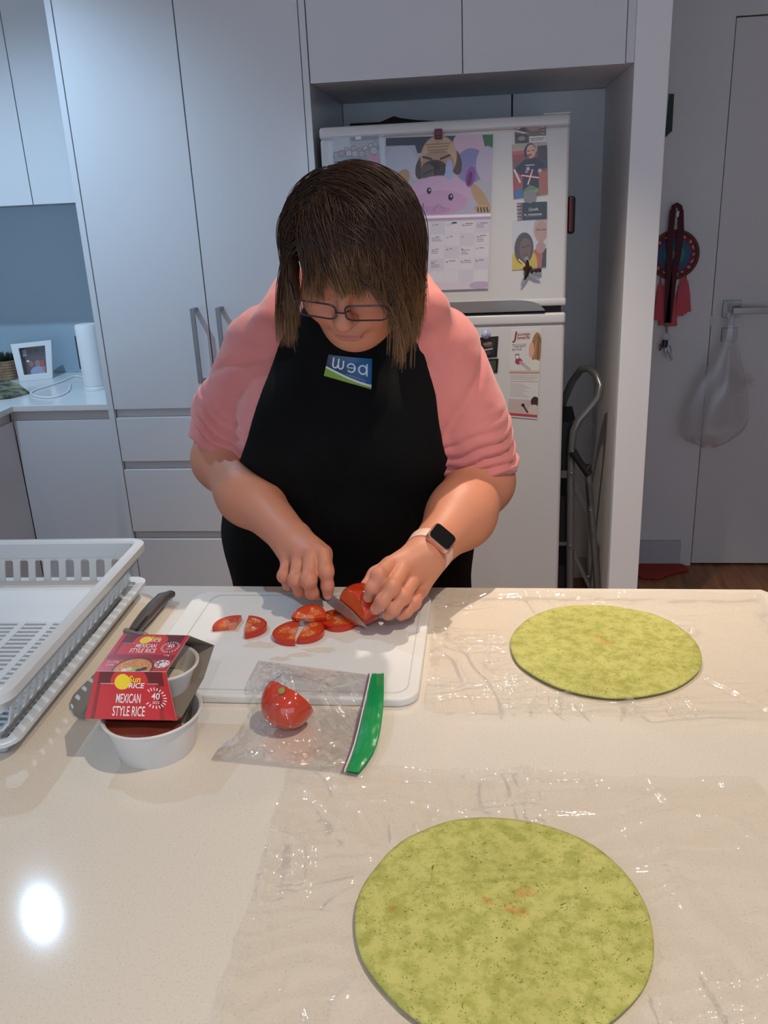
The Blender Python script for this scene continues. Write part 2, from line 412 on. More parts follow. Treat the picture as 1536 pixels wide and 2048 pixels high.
wc = thing('wall_cabinet', 'white wall cupboard with plain doors above the left benchtop', 'cabinet', (-1.7, 3.1, 1.535))
box('body', (XL+.005, 2.952, 1.537), (-1.248, YB-.004, 2.42), M_carc, wc)
for x0, x1 in ((-1.511, -1.2485), (-1.862, -1.514), (-2.19, -1.865)):
    box('door', (x0, 2.93, 1.534), (x1, 2.949, 2.42), M_cab, wc, bevel=0.0012)

bc = thing('base_cabinet', 'white base cupboard under the left benchtop beside the pantry', 'cabinet', (-1.42, 3.0, 0))
box('body', (-1.575, 2.722, .1), (-1.248, YB-.004, .878), M_carc, bc)
box('finger_channel', (-1.612, 2.712, .80), (-1.249, 2.724, .879), M_chan, bc)
box('door', (-1.598, 2.70, .12), (-1.2505, 2.719, .845), M_cab, bc, bevel=0.0012)
lc = thing('base_cabinet', 'white base cupboard turning the corner along the left wall', 'cabinet', (-1.9, 2.2, 0))
box('body', (XL+.005, 0.9, .1), (-1.622, YB-.004, .878), M_carc, lc)
box('finger_channel', (-1.624, 0.9, .80), (-1.610, 2.70, .879), M_chan, lc)
box('door', (-1.619, 2.062, .12), (-1.600, 2.699, .845), M_cab, lc, bevel=0.0012)
box('door', (-1.619, 1.45, .12), (-1.600, 2.059, .845), M_cab, lc, bevel=0.0012)
lb = MB(); lb.add([(XL, YB, 0.88), (XL, .9, .88), (-1.585, .9, .88), (-1.585, 2.69, .88), (-1.2475, 2.69, .88), (-1.2475, YB, .88),
                   (XL, YB, 0.9), (XL, .9, .9), (-1.585, .9, .9), (-1.585, 2.69, .9), (-1.2475, 2.69, .9), (-1.2475, YB, .9)],
                  [(0, 1, 2, 3, 4, 5), (6, 7, 8, 9, 10, 11)]+[(i, (i+1) % 6, 6+(i+1) % 6, 6+i) for i in range(6)])
o = lb.build('left_benchtop', M_btop, bevel=0.0015); tag(o, 'white stone L shaped benchtop on the left below the wall cupboard', 'benchtop')
o = box('splashback', (XL+.002, YB-.006, .901), (-1.2485, YB-.0005, 1.533), M_splash); tag(o, 'blue grey glass splashback behind the potted plant and photo frame', 'splashback')

# island bench the food lies on
ib = thing('island_bench', 'long island bench with speckled cream stone top in the foreground', 'bench', (-.4, .85, 0))
tp = MB(); pts = [(-1.35, .36), (.437, .36), (.437, 1.268), (.427, 1.281), (-1.35, 1.281)]
tp.hexa([(x, y, .86) for x, y in pts], [(x, y, .90) for x, y in pts]); tp.build('stone_top', M_stone, ib, smooth=True, bevel=0.003)
box('base', (-1.3, .62, .0), (.40, 1.24, .859), M_cab, ib)
# ------------------------------------------------------------------ refrigerator with its doors
FX0, FX1, FF, FT = -.473, .236, 2.66, 1.70
fr = thing('refrigerator', 'white top freezer refrigerator covered with photos behind the person', 'fridge', (-.12, 2.95, 0))
box('body', (FX0+.004, FF+.062, .03), (FX1-.004, YB-.03, FT-.012), M_fridge, fr, bevel=.006)
fd = MB(); fd.box((FX0, FF, 1.178), (FX1, FF+.058, FT-.030)); fd = fd.build('freezer_door', M_fridge, fr, bevel=.010, seg=3)
ft = MB(); ft.box((FX0-.001, FF-.004, FT-.034), (FX1+.001, FF+.058, FT)); ft.build('door_cap', M_fridge, fd, bevel=.010, seg=3)
md = MB(); md.box((FX0, FF, .10), (FX1, FF+.058, 1.128)); md = md.build('fridge_door', M_fridge, fr, bevel=.010, seg=3)
ft = MB(); ft.box((FX0-.001, FF-.004, 1.124), (FX1+.001, FF+.058, 1.158)); ft.build('door_cap', M_fridge, md, bevel=.008, seg=3)
box('door_seal', (FX0+.012, FF+.012, 1.150), (FX1-.012, FF+.05, 1.182), M_gap, fr)
lp = MB(); lp.box((FX0-.001, FF-.004, 1.178), (FX1+.001, FF+.05, 1.200)); lp.build('lower_lip', M_fridge, fd, bevel=.006)
# grey grip strip: long flat lens shape under the freezer door
gp = MB(); sx = []
for i in range(33):
    u = i/32; x = -.40+u*.575
    e = min(1, (1-u)/.16); e0 = min(1, u/.16); hgt = .031*math.sqrt(max(0, 1-(1-e)**2))*math.sqrt(max(0, 1-(1-e0)**2))+.002
    sx.append((x, hgt))
lo_ = [(x, FF-.008, 1.166) for x, h in sx]; hi_ = [(x, FF-.008, 1.166+h) for x, h in sx]
lo2 = [(x, FF+.01, 1.166) for x, h in sx]; hi2 = [(x, FF+.01, 1.166+h) for x, h in sx]
n = len(sx); vs = lo_+hi_+lo2+hi2
fs = [(i, i+1, n+i+1, n+i) for i in range(n-1)]+[(n+i, n+i+1, 3*n+i+1, 3*n+i) for i in range(n-1)]+[(2*n+i, 2*n+i+1, i+1, i) for i in range(n-1)]
gp.add(vs, fs); gp = gp.build('grip_strip', M_fgrey, fd)
text_mesh('lettering', 'Frost FREE', (.052, FF-.0085, 1.1695), (1, 0, 0), (0, 0, 1), .010, M_steel, gp, width=.078)
box('hinge_cover', (FX1-.075, FF+.002, FT-.001), (FX1+.001, FF+.10, FT+.005), M_fridge, fr, bevel=.004)
box('kick_grille', (FX0+.01, FF+.03, .01), (FX1-.01, FF+.06, .10), M_fgrey, fr)

FS = FF-.0006   # front skin of the doors
def onf(px, py, lift=0.0): return at(px, py, FS-lift)
def quad(tl, tr, br, bl, lift=0.0): return [onf(*tl, lift), onf(*tr, lift), onf(*br, lift), onf(*bl, lift)]
SK = [(196, 150, 128), (178, 130, 108), (150, 104, 86), (206, 165, 145)]
def bust(c, x, y, r, skin, hair, top, long=True):
    c.ell(x, y+r*2.1, r*1.9, r*1.4, top); c.ell(x, y-.12*r, r*1.12, r*1.25, hair)
    if long: c.ell(x, y+.4*r, r*1.15, r*1.2, hair)
    c.ell(x, y+.1*r, r*.8, r*1.0, skin); c.line(x-.35*r, y, x-.15*r, y, r*.06, (60, 40, 35)); c.line(x+.15*r, y, x+.35*r, y, r*.06, (60, 40, 35)); c.line(x-.2*r, y+.5*r, x+.25*r, y+.5*r, r*.07, (150, 70, 70))

# group photograph in its clear sleeve
cv = Canvas(150, 110, (150, 142, 132)); cv.rect(0, 0, .36, .5, (178, 172, 165)); cv.rect(.40, .0, 1, .12, (60, 55, 52)); cv.rect(.5, 0, .62, .08, (215, 215, 210)); cv.rect(.42, .12, 1, .40, (150, 128, 112))
random.seed(3)
for i, (x, y) in enumerate([(.30, .33), (.45, .30), (.58, .36), (.70, .32), (.82, .27), (.92, .22)]): bust(cv, x, y, .055, SK[i % 4], (55, 42, 36), (90, 80, 82))
for i, (x, y) in enumerate([(.07, .45), (.18, .42), (.34, .42), (.47, .44), (.62, .46), (.74, .44)]): bust(cv, x, y, .068, SK[(i+1) % 4], (45, 34, 30), [(150, 120, 120), (120, 116, 118), (110, 104, 92), (95, 92, 84), (62, 48, 52), (70, 64, 64)][i])
cv.poly([(.52, .62), (.80, .58), (.85, 1), (.50, 1)], (58, 42, 48)); bust(cv, .88, .40, .085, SK[0], (44, 32, 30), (186, 52, 92)); cv.poly([(.78, .60), (.99, .55), (1, 1), (.80, 1)], (178, 46, 86)); cv.poly([(.80, .9), (1, .88), (1, 1), (.8, 1)], (52, 40, 80)); cv.grain(.05)
ph = print_sheet('photo_print', quad((665, 276), (757, 270), (762, 345), (668, 352), .001), cv, M_photo)
tag(ph, 'group photo of many people in rows on the left of the freezer door', 'photo')
sl = MB(); sl.plate(quad((655, 270), (765, 262), (775, 352), (660, 360), .0022), .0008); o = sl.build('clear_sleeve', M_clear)
tag(o, 'clear plastic sleeve holding the group photo on the freezer door', 'sleeve')

# calendar: picture page with a sleeping pug on a plush toy, month grid below
cal = thing('wall_calendar', 'hanging calendar with a pug lying on a lilac plush toy', 'calendar', onf(880, 430))
cv = Canvas(230, 170, (168, 172, 184))
cv.rect(0, 0, 1, .10, (52, 54, 72)); cv.poly([(.25, .0), (.72, .0), (.62, .20), (.30, .2)], (50, 52, 66)); cv.ell(.14, .40, .17, .30, (176, 184, 200)); cv.ell(.10, .66, .2, .25, (166, 172, 186))
cv.ell(.83, .08, .20, .16, (196, 170, 190)); cv.poly([(.9, 0), (1, 0), (1, .22), (.93, .16)], (60, 110, 70)); cv.ell(.80, .38, .14, .22, (126, 128, 178)); cv.ell(.95, .36, .10, .22, (178, 172, 196)); cv.rect(0, .80, 1, 1, (170, 170, 190))
cv.ell(.14, .56, .07, .18, (168, 138, 108), rot=.5); cv.ell(.20, .82, .07, .20, (176, 146, 118), rot=.25); cv.ell(.23, .95, .05, .05, (150, 112, 96))
cv.ell(.90, .80, .05, .22, (172, 146, 112), rot=-.55); cv.ell(.915, .93, .075, .055, (180, 152, 118))
for k in range(4): cv.line(.875+.028*k, .92, .88+.03*k, .975, .006, (60, 50, 46))
cv.ell(.34, .38, .055, .15, (78, 60, 52), rot=.2); cv.ell(.66, .33, .055, .16, (84, 64, 54), rot=-.2)
cv.ell(.50, .26, .17, .27, (186, 160, 130)); cv.ell(.49, .36, .155, .20, (164, 136, 110)); cv.ell(.46, .42, .125, .13, (58, 50, 50)); cv.ell(.46, .37, .06, .05, (30, 26, 28))
for k in range(4): cv.line(.38+.01*k, .10+.035*k, .60-.01*k, .09+.035*k, .006, (140, 112, 90))
cv.line(.355, .25, .43, .28, .010, (60, 46, 42)); cv.line(.52, .28, .60, .24, .010, (60, 46, 42)); cv.ell(.40, .44, .07, .10, (88, 78, 76)); cv.line(.36, .47, .44, .42, .006, (30, 26, 28)); cv.line(.46, .40, .47, .52, .005, (24, 20, 22))
cv.ell(.51, .74, .30, .25, (190, 162, 196)); cv.ell(.52, .84, .26, .16, (184, 150, 186)); cv.ell(.45, .93, .17, .05, (172, 138, 178))
cv.ell(.415, .68, .022, .042, (40, 34, 60)); cv.ell(.62, .77, .024, .045, (40, 34, 60)); cv.ell(.42, .67, .007, .012, (210, 210, 230)); cv.ell(.625, .76, .007, .012, (210, 210, 230))
cv.line(.46, .94, .50, .86, .004, (140, 108, 150)); cv.line(.50, .86, .56, .92, .004, (140, 108, 150)); cv.line(.36, .84, .365, .89, .004, (90, 70, 100))
cv.ell(.80, .52, .045, .13, (136, 74, 150), rot=.15); cv.ell(.795, .54, .022, .09, (92, 48, 104), rot=.15)
cv.ell(.60, .42, .035, .13, (150, 166, 206)); cv.ell(.60, .49, .045, .05, (150, 166, 206)); cv.grain(.03)
pic = print_sheet('picture_page', quad((772, 276), (986, 269), (982, 427), (770, 434), .003), cv, M_print, cal)
cv = Canvas(240, 190, (200, 198, 208)); cv.rect(0, .0, 1, .035, (232, 228, 236)); cv.rect(0, .035, 1, .075, (172, 150, 182)); cv.rect(0, .90, 1, 1, (206, 196, 208))
cv.ell(.92, .95, .10, .05, (180, 164, 186)); nums = [[7, 8, 9, 10, 11, 12, 13], [14, 15, 16, 17, 18, 19, 20], [21, 22, 23, 24, 25, 26, 27], [28, 29, 30, 31, 0, 0, 0]]
for r in range(5):
    for k in range(7):
        x0, y0 = .01+k*.141, .085+r*.163
        cv.rect(x0+.003, y0+.004, x0+.137, y0+.158, (206, 206, 214) if (r+k) % 3 else (197, 196, 208))
        if r < 4 or k < 2:
            if random.random() < .75:
                yy = y0+.035; cv.line(x0+.05, yy, x0+.06+random.random()*.06, yy, .004, (120, 116, 130))
            if random.random() < .45:
                for q in range(random.randint(1, 3)):
                    yy = y0+.06+q*.025; cv.line(x0+.02, yy, x0+.05+random.random()*.07, yy+.004*random.uniform(-1, 1), .003, (126, 122, 138))
cv.ell(.66, .105, .028, .010, (50, 46, 56))
g = print_sheet('month_page', quad((770, 434), (982, 427), (976, 577), (768, 584), .003), cv, M_print, cal)
M_num = pm('calendar_ink', rgb(70, 66, 78), .6)
gq = quad((770, 434), (982, 427), (976, 577), (768, 584), .0038)
k0 = 1
for r in range(4):
    for k in range(7):
        u, v = .01+k*.141+.026, .085+r*.163+.055
        p = (gq[0]*(1-u)+gq[1]*u)*(1-v)+(gq[3]*(1-u)+gq[2]*u)*v
        d = r*7+k+1
        if k >= 2: text_mesh('date_numeral', str(d), p, gq[1]-gq[0], gq[0]-gq[3], .0046, M_num, g, lift=.0004)
cl = MB(); p = onf(877, 268, .004); cl.box((p[0]-.011, p[1]-.010, p[2]-.014), (p[0]+.011, p[1]+.003, p[2]+.013)); cl.box((p[0]-.009, p[1]-.013, p[2]-.012), (p[0]+.009, p[1]-.009, p[2]-.004))
o = cl.build('magnetic_clip', pm('dark_red_metal', rgb(88, 46, 44), .3, metal=.6), bevel=.002); tag(o, 'dark red magnetic clip gripping the top of the calendar', 'clip')

# strip of small pictures, top right of the freezer door
cv = Canvas(70, 50, (84, 66, 54)); cv.rect(0, 0, .36, .42, (52, 26, 32)); cv.rect(.34, 0, .45, .35, (160, 60, 40)); cv.rect(.40, .08, .98, .68, (106, 84, 66)); cv.ell(.62, .3, .2, .18, (150, 112, 84)); cv.ell(.1, .26, .1, .1, (190, 130, 130))
cv.line(0, .4, .4, .58, .03, (200, 200, 196)); cv.rect(0, .56, .42, 1, (62, 50, 40)); cv.ell(.22, .78, .12, .10, (150, 130, 110)); cv.rect(.46, .70, 1, 1, (206, 202, 196)); cv.line(.5, .82, .94, .80, .012, (110, 100, 96)); cv.line(.52, .90, .9, .88, .01, (110, 100, 96))
for k in range(9): cv.line(.84+.02*(k % 4), .02+.07*k, .95, .05+.07*k, .012, (40, 34, 30) if k % 2 else (190, 180, 168))
cv.grain(.10)
o = print_sheet('photo_print', quad((1029, 244), (1092, 240), (1092, 284), (1030, 287), .001), cv, M_photo); tag(o, 'small brown collage print at the top right of the freezer door', 'photo')
# portrait of a person in a navy shirt
cv = Canvas(100, 150, (120, 74, 64)); cv.rect(0, 0, 1, .16, (168, 156, 136)); cv.rect(0, .16, .35, .3, (142, 66, 58)); cv.rect(0, .13, .4, .19, (186, 80, 80)); cv.rect(.72, .06, 1, .5, (66, 44, 50)); cv.rect(.75, .55, 1, 1, (162, 92, 66)); cv.rect(0, .55, .3, .85, (150, 66, 58))
cv.ell(.52, .12, .15, .12, (44, 34, 30)); cv.ell(.40, .16, .06, .10, (44, 34, 30)); cv.ell(.54, .15, .13, .125, (206, 160, 140)); cv.line(.44, .145, .50, .14, .012, (50, 40, 36)); cv.line(.57, .14, .63, .135, .012, (50, 40, 36)); cv.ell(.50, .235, .08, .04, (180, 40, 44)); cv.ell(.55, .27, .07, .04, (196, 150, 130))
cv.poly([(.35, .29), (.68, .27), (.92, .42), (.85, .52), (.74, .50), (.74, .96), (.28, .98), (.28, .60), (.10, .50), (.06, .44)], (30, 24, 42))
cv.ell(.78, .53, .06, .04, (200, 160, 140)); cv.line(.05, .47, .20, .70, .03, (206, 196, 192)); cv.poly([(.04, .88), (.25, .8), (.28, 1), (.04, 1)], (60, 100, 160))
cv.line(.38, .40, .62, .41, .014, (200, 196, 210)); cv.ell(.44, .47, .05, .035, (180, 170, 190)); cv.ell(.40, .52, .05, .03, (150, 120, 170))
cv.line(.26, .58, .74, .66, .028, (196, 70, 58)); cv.line(.57, .50, .43, .76, .028, (196, 70, 58)); cv.line(.26, .58, .74, .66, .013, (226, 214, 206)); cv.line(.57, .50, .43, .76, .013, (226, 214, 206))
cv.poly([(.30, .86), (.48, .78), (.74, .86), (.74, .96), (.28, .98)], (96, 126, 72)); cv.line(.32, .92, .7, .9, .02, (146, 170, 116)); cv.grain(.07)
o = print_sheet('photo_print', quad((1024, 289), (1094, 284), (1096, 388), (1027, 398), .001), cv, M_photo); tag(o, 'photo of a person in a navy shirt with crossed red and white sails', 'photo')
MB().lathe([(.0, 0), (.018, 0), (.018, .004), (0, .004)], onf(1060, 393, .0), 24, axis=(0, -1, 0)).build('round_magnet', M_fgrey, smooth=True)
tag(S.objects['round_magnet'], 'grey round magnet peeking below the photo of the navy shirt', 'magnet')
# black card
cv = Canvas(80, 50, (34, 32, 34)); cv.rect(0, 0, .13, 1, (20, 18, 20))
for k in range(5): cv.ell(.06, .1+.2*k, .05, .07, (205, 200, 200)); cv.ell(.06, .1+.2*k, .025, .04, (20, 18, 20))
cv.line(.145, 0, .145, 1, .016, (190, 96, 96)); cv.line(.30, .82, .78, .80, .008, (120, 118, 120)); cv.line(.34, .52, .6, .51, .005, (110, 110, 112))
o = print_sheet('business_card', quad((1034, 406), (1094, 403), (1094, 438), (1035, 441), .002), cv, M_photo); tag(o, 'black card with white lettering and a pale patterned edge', 'card')
M_white = pm('white_ink', rgb(225, 225, 225), .5)
text_mesh('lettering', 'Camilla', onf(1067, 421, .0028), onf(1094, 403)-onf(1034, 406), onf(1034, 406)-onf(1035, 441), .0075, M_white, o, width=.027, shear=.2)
text_mesh('lettering', 'Ph. 0400000000', onf(1066, 431, .0028), onf(1094, 403)-onf(1034, 406), onf(1034, 406)-onf(1035, 441), .0052, M_white, o, width=.050)
# couple photo
cv = Canvas(100, 140, (186, 190, 198)); cv.poly([(.62, .10), (1, 0), (1, .4), (.7, .45)], (176, 176, 184))
cv.ell(.82, .92, .34, .34, (168, 88, 66)); cv.poly([(.9, .66), (1, .6), (1, 1), (.86, 1)], (52, 54, 60)); cv.ell(.82, .20, .21, .26, (176, 152, 142)); cv.ell(.84, .26, .18, .22, (170, 138, 126)); cv.line(.70, .22, .80, .22, .018, (110, 84, 78)); cv.line(.86, .22, .96, .22, .018, (110, 84, 78)); cv.ell(.83, .58, .14, .12, (166, 132, 120))
cv.ell(.16, .96, .42, .30, (196, 170, 40)); cv.ell(.60, .95, .14, .28, (190, 166, 30)); cv.ell(.34, .58, .28, .32, (74, 60, 52)); cv.ell(.38, .60, .17, .23, (104, 80, 64)); cv.line(.28, .56, .36, .55, .014, (50, 38, 34)); cv.line(.42, .54, .50, .53, .014, (50, 38, 34)); cv.line(.36, .72, .46, .71, .012, (80, 50, 46)); cv.line(.2, .8, .44, .96, .02, (226, 206, 90)); cv.grain(.04)
o = print_sheet('photo_print', quad((1026, 440), (1094, 437), (1092, 534), (1024, 540), .001), cv, M_photo); tag(o, 'faded photo of two people, one in yellow, below the black card', 'photo')
# dragonfly magnet
dm = thing('dragonfly_magnet', 'dark dragonfly magnet with grey wings under the faded couple photo', 'magnet', onf(1058, 540))
M_wing = pm('grey_metal_wing', rgb(138, 138, 140), .35, metal=.5); M_brz = pm('dark_bronze', rgb(66, 46, 36), .4, metal=.5)
def wing(name, pts): MB().plate([onf(x, y, .006) for x, y in pts], .0016).build(name, M_wing, dm)
wing('wing', [(1055, 545), (1058, 549), (1050, 564), (1043, 572), (1041, 570), (1046, 556)]); wing('wing', [(1056, 546), (1066, 549), (1080, 555), (1079, 559), (1068, 557), (1056, 551)])
wing('wing', [(1048, 516), (1055, 512), (1058, 520), (1056, 530), (1051, 528)])
b = MB(); b.tube([onf(1054, 520, .006), onf(1055, 536, .008), onf(1053, 550, .006), onf(1049, 560, .006)], [.004, .007, .006, .002], 8); b.build('insect_body', M_brz, dm, smooth=True)
for x, y in ((1050, 537), (1064, 542), (1072, 541), (1079, 540), (1060, 536)):
    MB().lathe([(.004, 0), (.006, .001), (.006, .005), (.004, .006)], onf(x, y, .004), 12, axis=(0, -1, 0)).build('curl', M_brz, dm, smooth=True)

# flyer on the fridge door
cv = Canvas(120, 350, (206, 204, 200)); cv.rect(0, 0, 1, .02, (214, 212, 208))
cv.ell(.86, .22, .17, .17, (150, 108, 66)); cv.ell(.90, .24, .10, .15, (116, 78, 44)); cv.ell(.70, .235, .09, .085, (206, 160, 140)); cv.poly([(.74, .14), (.88, .10), (.99, .18), (.99, .34), (.78, .36), (.80, .24)], (146, 104, 62)); cv.line(.84, .14, .80, .34, .012, (186, 146, 96)); cv.line(.9, .14, .92, .34, .012, (96, 64, 38))
cv.ell(.84, .46, .24, .12, (208, 208, 196)); cv.rect(0, .46, 1, .50, (196, 180, 172)); cv.rect(0, .48, 1, .495, (180, 128, 120)); cv.poly([(.17, .28), (.30, .275), (.32, .335), (.20, .34)], (50, 46, 48)); cv.poly([(.195, .29), (.285, .287), (.30, .325), (.21, .33)], (220, 222, 226)); cv.ell(.30, .36, .12, .035, (150, 60, 72)); cv.line(.36, .37, .62, .44, .05, (190, 150, 140)); cv.line(.5, .41, .66, .45, .055, (176, 172, 176))
for k in range(5): cv.line(.04, .515+.013*k, .94-.1*(k == 4), .515+.013*k, .006, (150, 148, 152))
cv.line(.03, .59, .96, .585, .006, (150, 80, 80))
for k in range(11): cv.line(.04, .615+.0145*k, .45+.3*((k*37) % 7)/7, .613+.0145*k, .006, (152, 150, 156))
cv.rect(.03, .165, .55, .168, (120, 60, 60))
cv.rect(0, .79, 1, .97, (190, 170, 166)); cv.ell(.90, .81, .14, .06, (52, 40, 36)); cv.ell(.88, .90, .2, .06, (200, 184, 176)); cv.line(.52, .865, .66, .93, .03, (70, 56, 56)); cv.ell(.50, .855, .06, .02, (40, 36, 40)); cv.rect(0, .955, 1, .985, (176, 66, 76)); cv.grain(.02)
fq = quad((1021, 659), (1084, 655), (1074, 838), (1016, 833), .001)
o = print_sheet('flyer', fq, cv, M_print, thick=.0004); tag(o, 'printed flyer of a woman holding a phone on the lower fridge door', 'flyer')
M_ink = pm('maroon_ink', rgb(126, 40, 50), .6); M_gink = pm('grey_ink', rgb(120, 116, 120), .6)
def fpt(u, v): return (fq[0]*(1-u)+fq[1]*u)*(1-v)+(fq[3]*(1-u)+fq[2]*u)*v-V(0, .0005, 0)
fx, fu = fq[1]-fq[0], fq[0]-fq[3]
text_mesh('lettering', 'J', fpt(.15, .115), fx, fu, .024, M_ink, o, bold=.02, shear=.2)
text_mesh('lettering', 'ourneys', fpt(.42, .075), fx, fu, .010, M_ink, o, width=.038, bold=.01)
text_mesh('lettering', 'towards', fpt(.42, .112), fx, fu, .010, M_ink, o, width=.038, bold=.01)
text_mesh('lettering', 'Telehealth', fpt(.30, .20), fx, fu, .009, M_gink, o, width=.040)
text_mesh('lettering', 'service', fpt(.22, .235), fx, fu, .009, M_gink, o, width=.028)
# two dark pictures behind the sleeve and a blue magnet
cv = Canvas(50, 90, (26, 26, 28)); cv.rect(.12, .10, .88, .9, (44, 42, 44)); cv.ell(.55, .32, .2, .09, (150, 110, 96)); cv.ell(.6, .42, .18, .06, (90, 84, 84)); cv.line(.3, .62, .75, .58, .05, (190, 186, 182)); cv.ell(.5, .76, .2, .1, (70, 66, 70))
o = print_sheet('photo_print', quad((950, 676), (997, 672), (994, 714), (950, 718), .001), cv, M_photo); tag(o, 'dark framed photo half hidden behind the pink sleeve on the fridge', 'photo')
cv = Canvas(50, 50, (24, 26, 24)); cv.rect(.1, .12, .9, .9, (62, 74, 64)); cv.ell(.4, .5, .2, .3, (84, 92, 84))
o = print_sheet('photo_print', quad((950, 720), (997, 717), (995, 745), (950, 748), .001), cv, M_photo); tag(o, 'dark green photo below the dark framed one on the fridge', 'photo')
b = MB(); b.lathe([(0.0001, .012), (.008, .011), (.013, .006), (.0145, 0)], onf(972, 669, .0), 20, axis=(0, -1, 0)); o = b.build('round_magnet', pm('blue_marbled_glass', rgb(120, 128, 170), .15, vary=(120, rgb(190, 195, 215)), coat=.6), smooth=True); tag(o, 'blue marbled round magnet beside the shoulder on the fridge door', 'magnet')
# red and black case on the side of the fridge
p = at(1144, 430, 2.70); tz = thing('magnetic_case', 'slim red and black case stuck on the right side of the fridge', 'case', (FX1+.012, 2.70, p[2]))
b = MB(); b.box((FX1, 2.675, p[2]-.052), (FX1+.022, 2.735, p[2]+.052)); b.build('case_body', M_black, tz, bevel=.008, seg=3)
b = MB(); b.box((FX1+.003, 2.671, p[2]-.046), (FX1+.012, 2.68, p[2]+.046)); b.build('red_stripe', M_redb, tz, bevel=.003)
# dark folded cloth bag on top of the fridge
b = MB(); q = [at(700, 247, 2.9), at(760, 244, 2.9), at(788, 232, 2.9), at(800, 236, 2.9), at(833, 240, 2.9), at(890, 243, 2.9)]
b.add([(p[0], 2.86, FT-.011) for p in q]+[(p[0], 2.9, max(p[2], FT+.004)) for p in q]+[(p[0], 3.05, FT-.011) for p in q], [(i, i+1, 7+i, 6+i) for i in range(5)]+[(6+i, 7+i, 13+i, 12+i) for i in range(5)]+[(12+i, 13+i, 1+i, i) for i in range(5)]+[(0, 6, 12), (5, 17, 11)])
o = b.build('folded_bag', pm('dark_cloth', rgb(44, 34, 34), .9)); tag(o, 'dark folded bag lying on top of the fridge', 'bag')

# ------------------------------------------------------------------ step ladder between fridge and wall
M_tube = pm('grey_hammered_tube', rgb(116, 118, 120), .3, metal=.55); M_tread = pm('dark_tread', rgb(34, 34, 36), .6)
sl = thing('step_ladder', 'folded grey tube step ladder standing between the fridge and the wall', 'ladder', (.32, 2.85, 0))
yl = 2.80
hp_ = [(1108, 838, 2.99), (1128, 800, 2.97), (1143, 765, 2.95), (1163, 738, 2.92), (1178, 737, 2.89), (1193, 750, 2.86), (1201, 772, 2.83), (1196, 795, 2.815), (1178, 818, 2.81), (1158, 840, 2.80), (1147, 862, 2.80), (1143, 892, 2.80), (1141, 960, 2.80), (1140, 1171, 2.80)]
pth = [at(*a) for a in hp_]; pth = [V(max(a[0], .2525), a[1], a[2]) for a in pth]; pth.append(V(pth[-1][0]+.002, 2.80, .02))
b = MB(); b.tube(pth, .0125, 12); b.build('hand_rail', M_tube, sl, smooth=True)
lf = [pth[0], V(.2525, 2.99, 1.0), V(.2525, 2.99, .02)]
MB().tube(lf, .0125, 12).build('leg', M_tube, sl, smooth=True)
rl = [at(1176, 948, 2.84), at(1184, 1040, 2.84), at(1194, 1171, 2.84)]; rl.append(V(rl[-1][0]+.015, 2.84, .02))
MB().tube(rl, .0115, 12).build('leg', M_tube, sl, smooth=True)
lf2 = [V(.262, 3.06, rl[0][2]), V(.256, 3.06, .02)]
MB().tube(lf2, .0115, 12).build('leg', M_tube, sl, smooth=True)
b = MB(); b.tube([at(1145, 903, 2.785), at(1160, 925, 2.785), at(1178, 948, 2.79)], [.015, .012, .015], 10); b.tube([at(1172, 940, 2.785), at(1181, 930, 2.785)], [.012, .008], 8); b.build('locking_bracket', M_black, sl, smooth=True)
for x, y in ((1145, 903), (1178, 947), (1143, 947), (1181, 1021), (1140, 1092), (1176, 1153)):
    MB().ball(at(x, y, 2.785), .0045, 8).build('rivet', M_steel, sl, smooth=True)
for (x0, y0, x1, y1) in ((1149, 960, 1172, 1010), (1148, 1100, 1180, 1168)):
    MB().hexa([at(x0, y0, 2.79), at(x0, y0+16, 2.79), at(x1, y1+16, 2.81), at(x1, y1, 2.81)], [at(x0, y0, 2.79)+V(0, .004, 0), at(x0, y0+16, 2.79)+V(0, .004, 0), at(x1, y1+16, 2.81)+V(0, .004, 0), at(x1, y1, 2.81)+V(0, .004, 0)]).build('strut', M_tube, sl)
for zz in (.70, .44, .18):
    a = at(1140, 1100, 2.84); MB().hexa([V(.250, 2.825, zz-.09), V(.296, 2.825, zz-.09), V(.296, 2.97, zz-.06), V(.250, 2.97, zz-.06)], [V(.250, 2.825, zz+.08), V(.296, 2.825, zz+.08), V(.296, 2.97, zz+.10), V(.250, 2.97, zz+.10)]).build('step', M_tread, sl, bevel=.004)

# ------------------------------------------------------------------ things on the left benchtop
BZ = .9006
p = on(66, 757, BZ)
pf = thing('framed_photo', 'white box photo frame standing against the splashback by the plant', 'photo', p)
TL, TR, BR, BL = at(42, 682, p[1]+.035), at(108, 678, p[1]+.035), on(105, 757, BZ), on(39, 764, BZ)
TL, TR = V(TL[0], BL[1]+.02, TL[2]), V(TR[0], BR[1]+.02, TR[2])
n = unit(np.cross(TR-TL, BL-TL)); n = n if n[1] > 0 else -n
def lerpq(q, u, v): return (q[0]*(1-u)+q[1]*u)*(1-v)+(q[3]*(1-u)+q[2]*u)*v
fq2 = [TL, TR, BR, BL]
o4 = [lerpq(fq2, u, v) for u, v in ((0, 0), (1, 0), (1, 1), (0, 1))]; i4 = [lerpq(fq2, u, v) for u, v in ((.17, .12), (.84, .12), (.84, .83), (.17, .83))]
b = MB()
for k in range(4):
    a = [o4[k], o4[(k+1) % 4], i4[(k+1) % 4], i4[k]]; b.hexa(a, [q+n*.032 for q in a])
b.build('frame_border', M_nib, pf)
MB().hexa([q+n*.028 for q in o4], [q+n*.034 for q in o4]).build('backing', M_nib, pf)
cv = Canvas(60, 80, (84, 74, 80)); cv.rect(0, 0, 1, .35, (70, 66, 72)); cv.rect(0, 0, .15, 1, (34, 30, 36)); cv.ell(.62, .12, .1, .06, (40, 36, 42))
